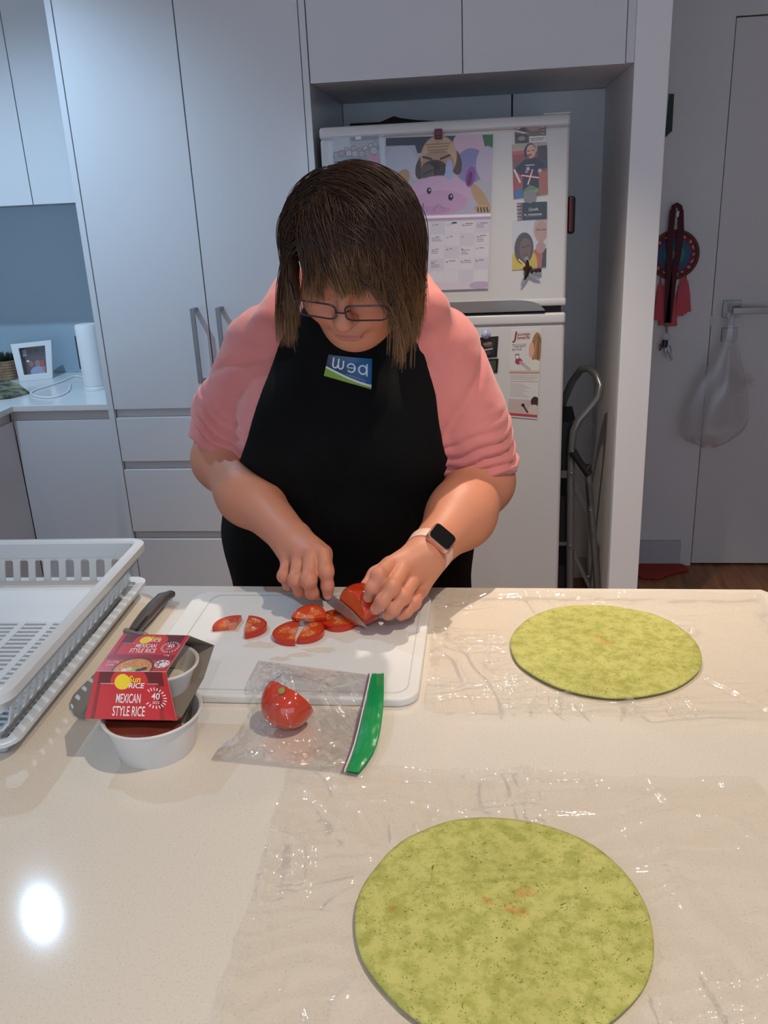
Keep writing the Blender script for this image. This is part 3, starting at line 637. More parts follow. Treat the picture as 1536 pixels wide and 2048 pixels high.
for k in range(4): cv.line(.1, .12+.06*k, .22, .11+.06*k, .02, (190, 190, 190))
cv.ell(.24, .5, .06, .04, (220, 214, 206)); cv.ell(.35, .62, .1, .12, (146, 104, 96)); cv.ell(.62, .62, .12, .13, (148, 118, 104)); cv.ell(.80, .62, .09, .1, (190, 70, 62)); cv.ell(.60, .92, .32, .2, (150, 158, 190)); cv.ell(.86, .84, .06, .12, (190, 120, 110)); cv.grain(.06)
print_sheet('photo', [q+n*.024 for q in i4], cv, M_photo, pf)

p = on(18, 758, BZ)
pl = thing('potted_plant', 'small dark succulent in a woven basket pot left of the photo frame', 'plant', p)
M_bask = pm('woven_basket', rgb(168, 140, 108), .8, vary=(60, rgb(120, 94, 70)))
b = MB(); prof = []
for i in range(15):
    t = i/14; r = .034+.004*t+(.0016 if i % 2 else -.0006); prof.append((r, .074*t))
b.lathe([(0.001, 0)]+prof+[(.034, .074), (.033, .066), (.001, .066)], p, 28, cap=False); b.build('basket', M_bask, pl, smooth=True)
M_leaf = pm('dark_green_leaf', rgb(34, 48, 36), .6); random.seed(11)
b = MB()
for i in range(60):
    a = random.uniform(0, 2*PI); el = random.uniform(.45, 1.5); L = random.uniform(.028, .046); r0 = random.uniform(0, .022)
    d = V(math.cos(a)*math.cos(el), math.sin(a)*math.cos(el), math.sin(el)); q = p+V(math.cos(a)*r0, math.sin(a)*r0, .066)
    b.tube([q, q+d*L*.5+V(0, 0, .002), q+d*L], [.003, .0048, .0006], 5, flat=.5)
o = b.build('foliage', M_leaf, pl, smooth=True); o['kind'] = 'stuff'

p = on(191, 778, BZ); r = abs(on(209, 770, BZ)[0]-on(172, 770, BZ)[0])/2
kt = thing('cylinder_appliance', 'tall white cylinder appliance with dark slot beside the pantry', 'appliance', p)
h = at(180, 648, p[1])[2]-BZ
b = MB(); b.lathe([(.001, .014), (r*.97, .014), (r, .018), (r, h*.97), (r*.93, h), (.001, h)], p, 40, cap=False); b.build('body', M_nib, kt, smooth=True)
b = MB(); b.lathe([(.001, 0), (r*1.03, 0), (r*1.03, .010), (r*.96, .013), (.001, .013)], p, 40, cap=False); b.build('base', M_nib, kt, smooth=True)
a0, a1 = at(166, 672, p[1]-.02), at(173, 738, p[1]-.02)
b = MB(); b.tube([V(p[0]-r*.93, p[1]-r*.38, a0[2]), V(p[0]-r*.93, p[1]-r*.38, a1[2])], .0045, 8); b.build('slot', M_gap, kt, smooth=True)
cc = MB(); pts = [(172, 757), (150, 752), (125, 762), (95, 772), (70, 780), (62, 787), (75, 793), (100, 795), (125, 789), (138, 780), (141, 768)]
cp = [on(x, y, BZ+.0035) for x, y in pts]
sm = []
for i in range(len(cp)-1):
    for t in np.linspace(0, 1, 6, endpoint=False):
        p0, p1, p2, p3 = cp[max(i-1, 0)], cp[i], cp[i+1], cp[min(i+2, len(cp)-1)]
        sm.append(.5*((2*p1)+(-p0+p2)*t+(2*p0-5*p1+4*p2-p3)*t*t+(-p0+3*p1-3*p2+p3)*t**3))
cc.tube(sm+[cp[-1]], .0032, 8); o = cc.build('power_cable', M_nib, smooth=True); tag(o, 'loose white power cable looped on the left benchtop', 'cable')
# green food packet
b = MB(); q = [on(-40, 803, BZ+.001), on(20, 797, BZ+.001), on(60, 787, BZ+.001), on(38, 774, BZ+.012), on(15, 767, BZ+.022), on(-40, 772, BZ+.03)]
tp_ = [(a+V(0, 0, .006 if i in (2,) else .014)) for i, a in enumerate(q)]
b.hexa(q, tp_); o = b.build('food_packet', pm('green_foil_packet', rgb(44, 66, 46), .3, vary=(28, rgb(150, 140, 110), .1)), bevel=.003); tag(o, 'crumpled dark green food packet at the left edge of the benchtop', 'packet')

# ------------------------------------------------------------------ hall: hook, dream catcher, lanyard, bag, mat
M_hoop = pm('brown_wrapped_hoop', rgb(104, 62, 52), .8); M_tas = pm('coral_pink_yarn', rgb(196, 84, 92), .9, bump=(500, .5)); M_lan = pm('maroon_ribbon', rgb(70, 20, 32), .8)
HY = YH-.012
hk = MB(); p = at(1353, 415, YH); hk.box((p[0]-.012, YH-.006, p[2]-.05), (p[0]+.012, YH, p[2]+.012)); hk.tube([(p[0], YH-.006, p[2]-.03), (p[0], YH-.03, p[2]-.03), (p[0], YH-.036, p[2]-.012)], .004, 8)
o = hk.build('wall_hook', M_nib, bevel=.0); tag(o, 'small white hook on the hall wall holding lanyard and dream catcher', 'hook')
dc = thing('dream_catcher', 'round dream catcher with teal web and coral tassels on the hall wall', 'decoration', at(1350, 510, HY))
c = at(1349, 510, HY); R0 = abs(at(1396, 510, HY)[0]-c[0])
b = MB(); ring = [c+R0*V(math.cos(t), 0, math.sin(t)) for t in np.linspace(0, 2*PI, 49)]; b.tube(ring, .006, 8, cap=False); b.build('hoop', M_hoop, dc, smooth=True)
cv = Canvas(90, 90, (120, 110, 108)); cv.ell(.5, .5, .5, .5, (120, 44, 54)); cv.ell(.5, .5, .36, .36, (86, 76, 112)); cv.ell(.5, .5, .33, .33, (56, 96, 122)); cv.ell(.5, .5, .22, .22, (70, 128, 130)); cv.ell(.5, .5, .08, .08, (150, 160, 150))
for k in range(18): a = 2*PI*k/18; cv.ell(.5+.42*math.cos(a), .5+.42*math.sin(a), .028, .028, (206, 170, 150))
vs = [c+V(0, .003, 0)]; fsw = []; cols = [lin(cv.a[45, 45])]
for j in range(1, 25):
    for k in range(64):
        rr = R0*.97*j/24; a = 2*PI*k/64; vs.append(c+V(rr*math.cos(a), .003, rr*math.sin(a)))
        cols.append(lin(cv.a[int(min(89, max(0, (.5-.5*j/24*math.sin(a)*.97)*90))), int(min(89, max(0, (.5+.5*j/24*math.cos(a)*.97)*90)))]))
for j in range(24):
    for k in range(64):
        if j == 0: fsw.append((0, 1+k, 1+(k+1) % 64, 1+(k+1) % 64))
        else: fsw.append((1+(j-1)*64+k, 1+j*64+k, 1+j*64+(k+1) % 64, 1+(j-1)*64+(k+1) % 64))
me = bpy.data.meshes.new('web'); me.from_pydata([tuple(v) for v in vs], [], [f if len(set(f)) == 4 else f[:3] for f in fsw]); me.materials.append(pm('woven_web', (1, 1, 1), .9, attr='print', bump=(300, .6)))
ca = me.color_attributes.new('print', 'FLOAT_COLOR', 'POINT'); ca.data.foreach_set('color', np.c_[np.array(cols), np.ones(len(cols))].astype(np.float32).ravel()); obj('web', me, dc)
for (x0, y0, x1, y1, w) in ((1322, 553, 1318, 640, 11), (1332, 558, 1328, 650, 12), (1344, 560, 1342, 652, 12), (1362, 556, 1358, 632, 10), (1372, 548, 1372, 624, 10), (1366, 552, 1365, 628, 9)):
    a, e = at(x0, y0, HY), at(x1, y1, HY); ww = abs(at(x1+w, y1, HY)[0]-e[0])
    b = MB(); b.tube([a, a*.85+e*.15, a*.8+e*.2, a*.5+e*.5, e], [.002, .004, ww*.45, ww*.8, ww], 14, flat=.45); b.build('tassel', M_tas, dc, smooth=True)
ln = thing('lanyard', 'maroon lanyard with keys hanging over the dream catcher', 'lanyard', at(1353, 425, YH-.03))
for pts in ([(1346, 420), (1341, 470), (1338, 540), (1336, 600), (1334, 646)], [(1361, 420), (1362, 462), (1356, 510), (1348, 550), (1342, 600), (1337, 646)]):
    q = [at(x, y, YH-.032) for x, y in pts]; v1 = [a-V(.011, 0, 0) for a in q]; v2 = [a+V(.011, 0, 0) for a in q]
    b = MB()
    for i in range(len(q)-1): b.hexa([v1[i], v2[i], v2[i+1], v1[i+1]], [a+V(0, .0025, 0) for a in (v1[i], v2[i], v2[i+1], v1[i+1])])
    b.build('ribbon', M_lan, ln)
b = MB(); b.tube([at(1346, 422, YH-.032), at(1348, 413, YH-.032), at(1354, 410, YH-.032), at(1360, 414, YH-.032), at(1361, 422, YH-.032)], .009, 8, flat=.3); b.build('ribbon_loop', M_lan, ln, smooth=True)
b = MB(); b.tube([at(1334, 645, YH-.03), at(1333, 665, YH-.03)], .004, 8); kr = [at(1333, 674, YH-.03)+.014*V(math.cos(t), 0, math.sin(t)) for t in np.linspace(0, 2*PI, 17)]; b.tube(kr, .0012, 6); b.build('key_ring', M_steel, ln, smooth=True)
MB().tube([at(1331, 680, YH-.03), at(1328, 695, YH-.03)], [.010, .012], 8, flat=.5).build('key_fob', M_black, ln, smooth=True)
for a, e in (((1333, 692), (1331, 717)), ((1336, 692), (1344, 721)), ((1325, 690), (1319, 701))):
    b = MB(); A, E = at(*a, YH-.03), at(*e, YH-.03); b.tube([A, A*.6+E*.4, A*.58+E*.42, E], [.009, .009, .004, .004], 8, flat=.3); b.build('key', M_dsteel if e[1] > 705 else M_redb, ln, smooth=True)
b = MB(); b.plate([at(1338, 188, YH-.004), at(1348, 188, YH-.004), at(1344, 262, YH-.004), at(1330, 275, YH-.004)], .006); o = b.build('wall_hanging', pm('dark_green_card', rgb(36, 62, 52), .7)); tag(o, 'dark green hanging mostly hidden behind the white wall end', 'decoration')

# thin translucent carrier bag on the lever
M_bag = film('translucent_bag_plastic', (0.90, 0.90, 0.90), rough=.25, base=.03, edge=.3, haze=.16)
bg = thing('plastic_bag', 'translucent white plastic bag hanging from the door handle', 'bag', at(1460, 640, YH-.07))
prof = [(632, 1463, 5), (650, 1462, 7), (672, 1460, 10), (700, 1456, 20), (740, 1448, 36), (780, 1440, 54), (815, 1432, 64), (845, 1428, 66), (870, 1424, 56), (886, 1420, 36), (894, 1418, 10)]
vs, fs = [], []; NB = 28
for i, (py, px, hw_) in enumerate(prof):
    cc_ = at(px, py, YH-.075); w = abs(at(px+hw_, py, YH-.075)[0]-cc_[0])
    for k in range(NB):
        a = 2*PI*k/NB; crs = 1+.10*math.sin(5*a+i*.6)+.06*math.sin(9*a-i)
        vs.append(cc_+V(w*crs*math.cos(a), min(.055, w*.6)*crs*math.sin(a)*.9, .010*math.sin(3*a+i) if i > 3 else 0))
for i in range(len(prof)-1):
    for k in range(NB): fs.append((i*NB+k, i*NB+(k+1) % NB, (i+1)*NB+(k+1) % NB, (i+1)*NB+k))
o = raw_mesh('bag_body', np.array(vs), np.array(fs), M_bag, bg)
ms = o.modifiers.new('smooth', 'SUBSURF'); ms.levels = ms.render_levels = 2
b = MB(); A = at(1463, 628, YH-.058)
b.tube([at(1458, 650, YH-.08), at(1458, 628, YH-.085), at(1462, 612, YH-.066), at(1466, 606, YH-.05), at(1469, 625, YH-.03), at(1466, 652, YH-.06)], [.008, .006, .005, .005, .006, .008], 8, flat=.5); b.build('bag_handle', M_bag, bg, smooth=True)
b = MB()
for t0 in (0, 1):
    q = [at(1470+t0*8, 745+t0*8, YH-.10), at(1500, 748+10*t0, YH-.12), at(1512, 762+8*t0, YH-.12), at(1490, 772+20*t0, YH-.11), at(1472, 790, YH-.10)]
    b.plate(q, .001)
b.build('loose_flap', M_bag, bg)
# red mat on the hall floor
q = [on(x, y, .002) for x, y in ((1281, 1128), (1330, 1124), (1368, 1134), (1378, 1142), (1340, 1150), (1320, 1160), (1284, 1158), (1266, 1150))]
b = MB(); b.hexa(q, [a+V(0, 0, .012) for a in q]); o = b.build('floor_mat', pm('faded_red_cloth', rgb(150, 52, 44), .95, bump=(60, .6)), bevel=.004); tag(o, 'crumpled red cloth mat on the timber floor by the hall wall', 'mat')
# ------------------------------------------------------------------ smooth value noise for films, tortillas and cloth
_tab = np.random.RandomState(5).rand(256, 256)
def vnoise(x, y, seed=0):
    x = np.asarray(x, float)+seed*17.31; y = np.asarray(y, float)+seed*9.77
    xi, yi = np.floor(x).astype(int), np.floor(y).astype(int); fx, fy = x-xi, y-yi
    fx, fy = fx*fx*(3-2*fx), fy*fy*(3-2*fy); t = lambda a, b: _tab[a % 256, b % 256]
    return (t(xi, yi)*(1-fx)+t(xi+1, yi)*fx)*(1-fy)+(t(xi, yi+1)*(1-fx)+t(xi+1, yi+1)*fx)*fy
def ridge(x, y, seed=0): return 1-np.abs(2*vnoise(x, y, seed)-1)
def smooth01(a, b, x):
    t = np.clip((x-a)/(b-a), 0, 1); return t*t*(3-2*t)
def grid_faces(nu, nv):
    i = np.arange(nu*nv).reshape(nv, nu); return np.stack([i[:-1, :-1], i[:-1, 1:], i[1:, 1:], i[1:, :-1]], 2).reshape(-1, 4)

TOP = .9001
# ------------------------------------------------------------------ dish rack
M_rack = pm('white_rack_plastic', rgb(214, 218, 220), .22, coat=.25)
RP = V(-.553, 1.265, 0); RA = unit(V(.030, -1, 0)); RL = V(-RA[1]*-1, RA[0]*-1, 0); RL = V(-abs(RA[1]), -RA[0], 0)
def rk(l, a, z): return RP+RL*l+RA*a+V(0, 0, z)
rack = thing('dish_rack', 'white plastic slotted dish rack with drip tray on the left of the bench', 'rack', rk(.19, .24, .9))
def rrect(l0, l1, a0, a1, r, z, n=6):
    out = []
    for cl, ca, s0 in ((l1-r, a1-r, 0), (l0+r, a1-r, 1), (l0+r, a0+r, 2), (l1-r, a0+r, 3)):
        for k in range(n+1):
            t = PI/2*(s0+k/n); out.append(rk(cl+r*math.cos(t), ca+r*math.sin(t), z))
    return out
def ring_sweep(prof, l0, l1, a0, a1, r):
    """profile of (outward, height) pairs swept round a rounded rectangle"""
    b = MB(); loops = [rrect(l0-o, l1+o, a0-o, a1+o, max(.004, r+o), z) for o, z in prof]; n = len(loops[0]); m = len(prof)
    b.add([p for L in loops for p in L], [(i*n+k, i*n+(k+1) % n, ((i+1) % m)*n+(k+1) % n, ((i+1) % m)*n+k) for i in range(m) for k in range(n)]); return b
L1, A1 = .400, .485
ring_sweep([(0, .981), (0, .992), (-.004, .9945), (-.014, .9945), (-.018, .991), (-.018, .962), (-.015, .962), (-.014, .988), (-.004, .988), (-.003, .981)], 0, L1, 0, A1, .028).build('rim', M_rack, rack, smooth=True)
ring_sweep([(-.028, .9305), (-.031, .9305), (-.040, .912), (-.037, .912)], 0, L1, 0, A1, .028).build('lower_band', M_rack, rack, smooth=True)
ring_sweep([(-.006, .921), (-.006, .926), (-.012, .9265), (-.022, .924), (-.030, .9005), (-.034, .9005), (-.026, .919), (-.012, .921)], 0, L1, 0, A1, .030).build('drip_tray_edge', M_rack, rack, smooth=True)
b = MB(); q = rrect(.03, L1-.03, .03, A1-.03, .01, .9003); b.hexa(q, [p+V(0, 0, .0025) for p in q]); b.build('drip_tray', M_rack, rack)
def bar_mesh(h0, h1, o0, o1, w, parent, place, n, gap):
    """one upright bar, then linked copies of it"""
    r = (gap-w)/2; half = [(w/2, h0)]+[(w/2+r*(1-math.cos(PI/2*k/5)), h1-r+r*math.sin(PI/2*k/5)) for k in range(6)]
    out = half+[(-x, z) for x, z in half[::-1]]; ln_ = lambda z: o0+(o1-o0)*(z-h0)/(h1-h0)
    b = MB(); b.hexa([(x, ln_(z), z) for x, z in out], [(x, ln_(z)+.003, z) for x, z in out]); first = b.build('bar', M_rack, parent)
    for i in range(n):
        o = first if i == 0 else first.copy()
        if i: COL.objects.link(o)
        p, d = place(i); ang = math.atan2(d[1], d[0])
        o.matrix_parent_inverse = Matrix.Translation(-Vector(parent.location)); o.location = tuple(p); o.rotation_euler = (0, 0, ang)
    return first
# right and left side bars run along the rack, end bars run across it; o = inward lean of the wall
pitch = .0205; n = int((A1-.07)/pitch)
bar_mesh(.925, .966, .030, .017, .0105, rack, lambda i: (rk(0, .045+i*pitch, 0), -RA), n, pitch)
bar_mesh(.925, .966, .030, .017, .0105, rack, lambda i: (rk(L1, .045+i*pitch, 0), RA), n, pitch)
pe = .0262; n = int((L1-.07)/pe)+1
bar_mesh(.925, .966, .030, .017, .0115, rack, lambda i: (rk(.040+i*pe, 0, 0), RL), n, pe)
bar_mesh(.925, .966, .030, .017, .0115, rack, lambda i: (rk(.040+i*pe, A1, 0), -RL), n, pe)
b = MB(); b.hexa([rk(.034, .033, .931), rk(L1-.034, .033, .931), rk(L1-.034, .060, .9285), rk(.034, .060, .9285)], [rk(.034, .033, .928), rk(L1-.034, .033, .928), rk(L1-.034, .060, .925), rk(.034, .060, .925)])
b.hexa([rk(.036, .060, .9285), rk(L1-.036, .060, .9285), rk(L1-.04, .150, .9165), rk(.04, .150, .9165)], [rk(.036, .060, .925), rk(L1-.036, .060, .925), rk(L1-.04, .150, .913), rk(.04, .150, .913)])
b.build('end_ramp', M_rack, rack, bevel=.0008, seg=1)
b = MB(); g0, g1 = .150, A1-.036
for k in range(26):
    a = g0+k*(g1-g0)/25; b.hexa([rk(.036, a, .912), rk(L1-.036, a, .912), rk(L1-.036, a+.0055, .912), rk(.036, a+.0055, .912)], [rk(.036, a, .9165), rk(L1-.036, a, .9165), rk(L1-.036, a+.0055, .9165), rk(.036, a+.0055, .9165)])
for l in (.036, .062, .105, .150, .195, .240, .285, .330, L1-.045):
    b.hexa([rk(l, g0, .9125), rk(l+.011, g0, .9125), rk(l+.011, g1, .9125), rk(l, g1, .9125)], [rk(l, g0, .9172), rk(l+.011, g0, .9172), rk(l+.011, g1, .9172), rk(l, g1, .9172)])
o = b.build('floor_grid', M_rack, rack); o['kind'] = 'stuff'
b = MB(); prof = [(.001, .9175), (.040, .9175), (.042, .920), (.045, .972), (.043, .972), (.040, .922), (.001, .922)]
vs = []; fs = []; m = len(prof)
for i, (r, z) in enumerate(prof):
    for k in range(20):
        t = 2*PI*k/20; c, s_ = math.cos(t), math.sin(t); e = .5
        vs.append(rk(.318+1.15*r*math.copysign(abs(c)**e, c), .125+.9*r*math.copysign(abs(s_)**e, s_), z))
fs = [(i*20+k, i*20+(k+1) % 20, (i+1)*20+(k+1) % 20, (i+1)*20+k) for i in range(m-1) for k in range(20)]
b.add(vs, fs); b.build('cutlery_cup', M_rack, rack, smooth=True)

# ------------------------------------------------------------------ cutting board (rounded, with a shallow edge line)
M_board = pm('white_board_plastic', rgb(229, 228, 225), .45, vary=(9, rgb(224, 222, 216)), bump=(300, .08))
M_stain = pm('juice_stain', rgb(226, 208, 186), .3)
def rr2(x0, x1, y0, y1, r, n=8):
    return [(cx+r*math.cos(PI/2*(s0+k/n)), cy+r*math.sin(PI/2*(s0+k/n))) for cx, cy, s0 in ((x1-r, y1-r, 0), (x0+r, y1-r, 1), (x0+r, y0+r, 2), (x1-r, y0+r, 3)) for k in range(n+1)]
bd = thing('cutting_board', 'white plastic cutting board with rounded corners under the tomato pieces', 'cutting board', (-.28, 1.08, .9))
q = rr2(-.470, -.086, .924, 1.234, .028)
b = MB(); b.hexa([(x, y, TOP) for x, y in q], [(x, y, .912) for x, y in q]); b.build('board_slab', M_board, bd, smooth=True, bevel=.003, seg=3)
b = MB(); q2 = rr2(-.438, -.100, .938, 1.220, .02); q3 = rr2(-.4365, -.1015, .9395, 1.2185, .02)
n = len(q2); b.add([(x, y, .9122) for x, y in q2]+[(x, y, .9124) for x, y in q3], [(i, (i+1) % n, n+(i+1) % n, n+i) for i in range(n)]); b.build('edge_line', pm('board_edge_line', rgb(196, 195, 193), .5), bd)
BT = .9124
# juice smears on the board
random.seed(9)
for cx, cy, r in ((520, 1290, .020), (600, 1310, .014), (640, 1300, .018), (560, 1318, .012)):
    c = on(cx, cy, BT); b = MB(); pts = []
    for k in range(22):
        a = 2*PI*k/22; rr = r*(.6+.5*random.random()); pts.append((c[0]+rr*1.5*math.cos(a), c[1]+rr*.6*math.sin(a), BT+.0002))
    b.add(pts, [tuple(range(22))])
    m = MATS.get('smear') or film('smear', rgb(253, 248, 241), rough=.2, base=.03, edge=.1)
    b.build('juice_smear', m, bd)

# ------------------------------------------------------------------ knives
M_blade = pm('knife_blade_steel', rgb(176, 172, 168), .42, metal=.75); M_hand = pm('grey_knife_handle', rgb(116, 112, 110), .3, metal=.6); M_khb = pm('black_knife_handle', rgb(22, 22, 24), .35)
k2 = thing('kitchen_knife', 'grey handled kitchen knife lying between the dish rack and the rice bowls', 'knife', on(300, 1225, .905))
hpx = [(263, 1264), (275, 1248), (290, 1230), (306, 1211), (322, 1195), (336, 1189)]
hc = [on(x+4, y, .913) for x, y in hpx]
b = MB(); b.tube(hc, [.0095, .011, .0125, .0125, .0120, .0085], 14, flat=.7); b.ball(hc[-1], (.009, .009, .0065), 10); b.build('handle', M_hand, k2, smooth=True)
b = MB(); b.tube([p+V(.0065, -.004, .0045) for p in hc[:-1]], [.0022]*5, 8); b.build('handle_groove', M_khb, k2, smooth=True)
p0 = hc[0]; b = MB(); b.hexa([p0+V(-.014, .004, -.010), p0+V(.027, -.004, -.010), p0+V(.027, -.012, -.010), p0+V(-.014, -.006, -.010)], [p0+V(-.014, .004, .006), p0+V(.024, -.004, .002), p0+V(.024, -.012, .002), p0+V(-.014, -.006, .006)]); b.build('bolster', M_dsteel, k2, bevel=.002)
b = MB(); bl = [on(x, y, .9042) for x, y in ((253, 1268), (222, 1310), (196, 1342), (162, 1375), (147, 1391), (141.5, 1402), (142, 1414), (148, 1424), (158, 1431), (172, 1434), (215, 1400), (262, 1335), (300, 1272))]
b.hexa([V(a[0], a[1], .9035) for a in bl], [V(a[0], a[1], .9052) for a in bl]); b.build('blade', M_blade, k2)

KT, KH = on(737, 1259, .9245), on(654, 1196, .944); kd = unit(KT-KH)      # tip and heel of the knife in use
kn = thing('paring_knife', 'knife held in the hand slicing the tomato on the board', 'knife', KH)
side = unit(np.cross(kd, V(0, 0, 1))); kup = np.cross(side, kd)
L = np.linalg.norm(KT-KH); b = MB()
prof2 = [(0, .004, -.016), (.3, .004, -.017), (.6, .002, -.014), (.85, -.003, -.010), (1.0, -.006, -.0065)]
vs = []
for t, up_, dn in prof2:
    for h, w in ((up_, .0008), (dn, .0001), (dn, -.0001), (up_, -.0008)): vs.append(KH+kd*L*t+kup*h+side*w+V(0, 0, .008))
b.add(vs, [(i*4+k, i*4+(k+1) % 4, (i+1)*4+(k+1) % 4, (i+1)*4+k) for i in range(4) for k in range(4)]+[(0, 3, 2, 1), (16, 17, 18, 19)])
b.build('blade', M_blade, kn)
KE = KH-kd*.082
b = MB(); b.tube([KH+kd*.006+V(0, 0, .005), KH+V(0, 0, .005), KH-kd*.05+V(0, 0, .006), KE+V(0, 0, .006)], [.0055, .0085, .0095, .0085], 12, flat=1.3); b.build('handle', M_khb, kn, smooth=True)

# ------------------------------------------------------------------ tomato pieces
M_flesh = pm('tomato_flesh', (1, 1, 1), .18, attr='tint', sss=.15, coat=.4, bump=(700, .25)); M_skin_t = pm('tomato_skin', rgb(186, 52, 30), .16, coat=.6, sss=.1, vary=(30, rgb(206, 62, 26)))
FL = {'skin': rgb(190, 40, 18), 'wall': rgb(214, 74, 34), 'pulp': rgb(214, 100, 48), 'core': rgb(222, 140, 104), 'seed': rgb(228, 184, 110)}
def slice_mesh(r, th, a0, a1, seed, cut=0.0):
    """sector of a tomato disc: painted flesh on both faces, skin round the curved side"""
    rs = np.random.RandomState(seed); NR, NA = 18, 44; P = []; Cc = []
    full = abs(a1-a0) > 6.2
    for z in (th, 0):
        for j in range(NR+1):
            for k in range(NA+1):
                a = a0+(a1-a0)*k/NA; rr = r*j/NR*(1+.03*math.sin(3*a+seed)); t = j/NR
                loc = (a*3.2/(2*PI)*1.0) % 1.0; pocket = smooth01(.16, .3, min(loc, 1-loc))*smooth01(.30, .40, t)*(1-smooth01(.70, .78, t))
                c = np.array(FL['wall'])*(1-t*.15)
                if t < .32: c = np.array(FL['core'])*(1-t)+np.array(FL['wall'])*t
                c = c*(1-pocket)+np.array(FL['pulp'])*pocket
                if pocket > .6 and rs.rand() < .16: c = np.array(FL['seed'])
                if t > .93: c = np.array(FL['skin'])
                P.append((rr*math.cos(a), rr*math.sin(a), (z+(.0006*rs.rand()-.0011*pocket if z else 0)) if t < .95 else z)); Cc.append(c)
    n1 = (NR+1)*(NA+1); F = []; I = lambda s_, j, k: s_*n1+j*(NA+1)+k
    for j in range(NR):
        for k in range(NA):
            F.append((I(0, j, k), I(0, j+1, k), I(0, j+1, k+1), I(0, j, k+1))); F.append((I(1, j, k), I(1, j, k+1), I(1, j+1, k+1), I(1, j+1, k)))
    for k in range(NA): F.append((I(0, NR, k), I(1, NR, k), I(1, NR, k+1), I(0, NR, k+1)))
    if not full:
        for j in range(NR):
            F.append((I(0, j, 0), I(1, j, 0), I(1, j+1, 0), I(0, j+1, 0))); F.append((I(0, j, NA), I(0, j+1, NA), I(1, j+1, NA), I(1, j, NA)))
    return np.array(P), np.array(F), np.array(Cc)
def tomato_slice(px, py, z, r, th, a0, a1, label, seed, tilt=(0, 0), cat='tomato'):
    P, F, Cc = slice_mesh(r, th, math.radians(a0), math.radians(a1), seed)
    ctr = P.mean(0)*V(1, 1, 0); P = P-ctr
    Rt = np.array(Matrix.Rotation(math.radians(tilt[0]), 3, 'X') @ Matrix.Rotation(math.radians(tilt[1]), 3, 'Y'))
    P = P@Rt.T; P[:, 2] -= P[:, 2].min(); c = on(px, py, z+th*.5)
    o = raw_mesh('tomato_slice', P+V(c[0], c[1], z), F, M_flesh, None, cols=Cc); me = o.data
    try: me.set_sharp_from_angle(angle=math.radians(50))
    except Exception: pass
    tag(o, label, cat, 'tomato pieces on the cutting board'); return o
tomato_slice(459, 1249, BT, .034, .007, 88, 190, 'pointed tomato wedge, leftmost piece on the cutting board', 1)
tomato_slice(505, 1254, BT, .031, .007, -78, 96, 'tomato quarter right beside the leftmost wedge', 2)
tomato_slice(578, 1267, BT, .033, .007, 92, 280, 'left half of the cut tomato slice nearest the front of the board', 3)
tomato_slice(620, 1264, BT, .032, .008, -95, 72, 'right half of the cut tomato slice nearest the front of the board', 4)
tomato_slice(621, 1234, BT+.008, .026, .008, 5, 175, 'tomato half slice tilted up on top of the other halves', 5, tilt=(28, 0))
tomato_slice(680, 1240, BT, .030, .008, 0, 360, 'round tomato slice lying under the knife blade', 6)
def cut_tomato(name, c, r, N, off, label, stem=None):
    bm = bmesh.new(); bmesh.ops.create_uvsphere(bm, u_segments=40, v_segments=24, radius=1.0)
    for v in bm.verts:
        x, y, z = v.co; a = math.atan2(y, x); k = 1+.025*math.cos(5*a)*(1-abs(z))
        v.co = Vector((x*r[0]*k, y*r[1]*k, z*r[2]*(1-.12*math.exp(-(x*x+y*y)*9))))
    Rt = Vector((0, 0, 1)).rotation_difference(Vector(stem if stem is not None else (0, 0, 1))).to_matrix()
    bmesh.ops.transform(bm, matrix=Rt.to_4x4(), verts=bm.verts)
    N = Vector(unit(N)); g = bm.verts[:]+bm.edges[:]+bm.faces[:]
    res = bmesh.ops.bisect_plane(bm, geom=g, plane_co=N*off, plane_no=N, clear_outer=True)
    ed = [e for e in res['geom_cut'] if isinstance(e, bmesh.types.BMEdge)]
    fc = bmesh.ops.contextual_create(bm, geom=ed)['faces']
    for f in bm.faces: f.smooth = True
    for f in fc:
        f.material_index = 1; f.smooth = False
    bmesh.ops.recalc_face_normals(bm, faces=bm.faces)
    bmesh.ops.translate(bm, vec=Vector(c), verts=bm.verts)
    me = bpy.data.meshes.new(name); bm.to_mesh(me); bm.free(); me.materials.append(M_skin_t); me.materials.append(pm(name+'_cut_face', FL['wall'], .2, coat=.5, vary=(45, FL['pulp']), sss=.1))
    o = obj(name, me); tag(o, label, 'tomato'); return o
tc_ = on(721, 1208, .944)
_N = side*(1 if side[0] < 0 else -1)
cut_tomato('tomato_half', tc_, (.033, .033, .031), _N, float(np.dot((KH+KT)/2-tc_, _N))-.003, 'large uncut part of a red tomato gripped under the fingers')
tb = on(578, 1420, .921)
th_ = cut_tomato('tomato_half', V(tb[0], tb[1], .9335), (.034, .034, .030), (.45, .72, .45), .006, 'tomato half with stem scar inside the clear zip bag', stem=(-.1, -.5, .8))
b = MB(); sd = unit(V(-.1, -.5, .8)); sc = V(tb[0], tb[1], .9335)+sd*.0285; b.lathe([(.0005, .0012), (.003, .001), (.0045, 0), (.0005, -.001)], sc, 10, axis=sd); o = b.build('stem_scar', pm('stem_scar', rgb(150, 140, 60), .7), th_, smooth=True)

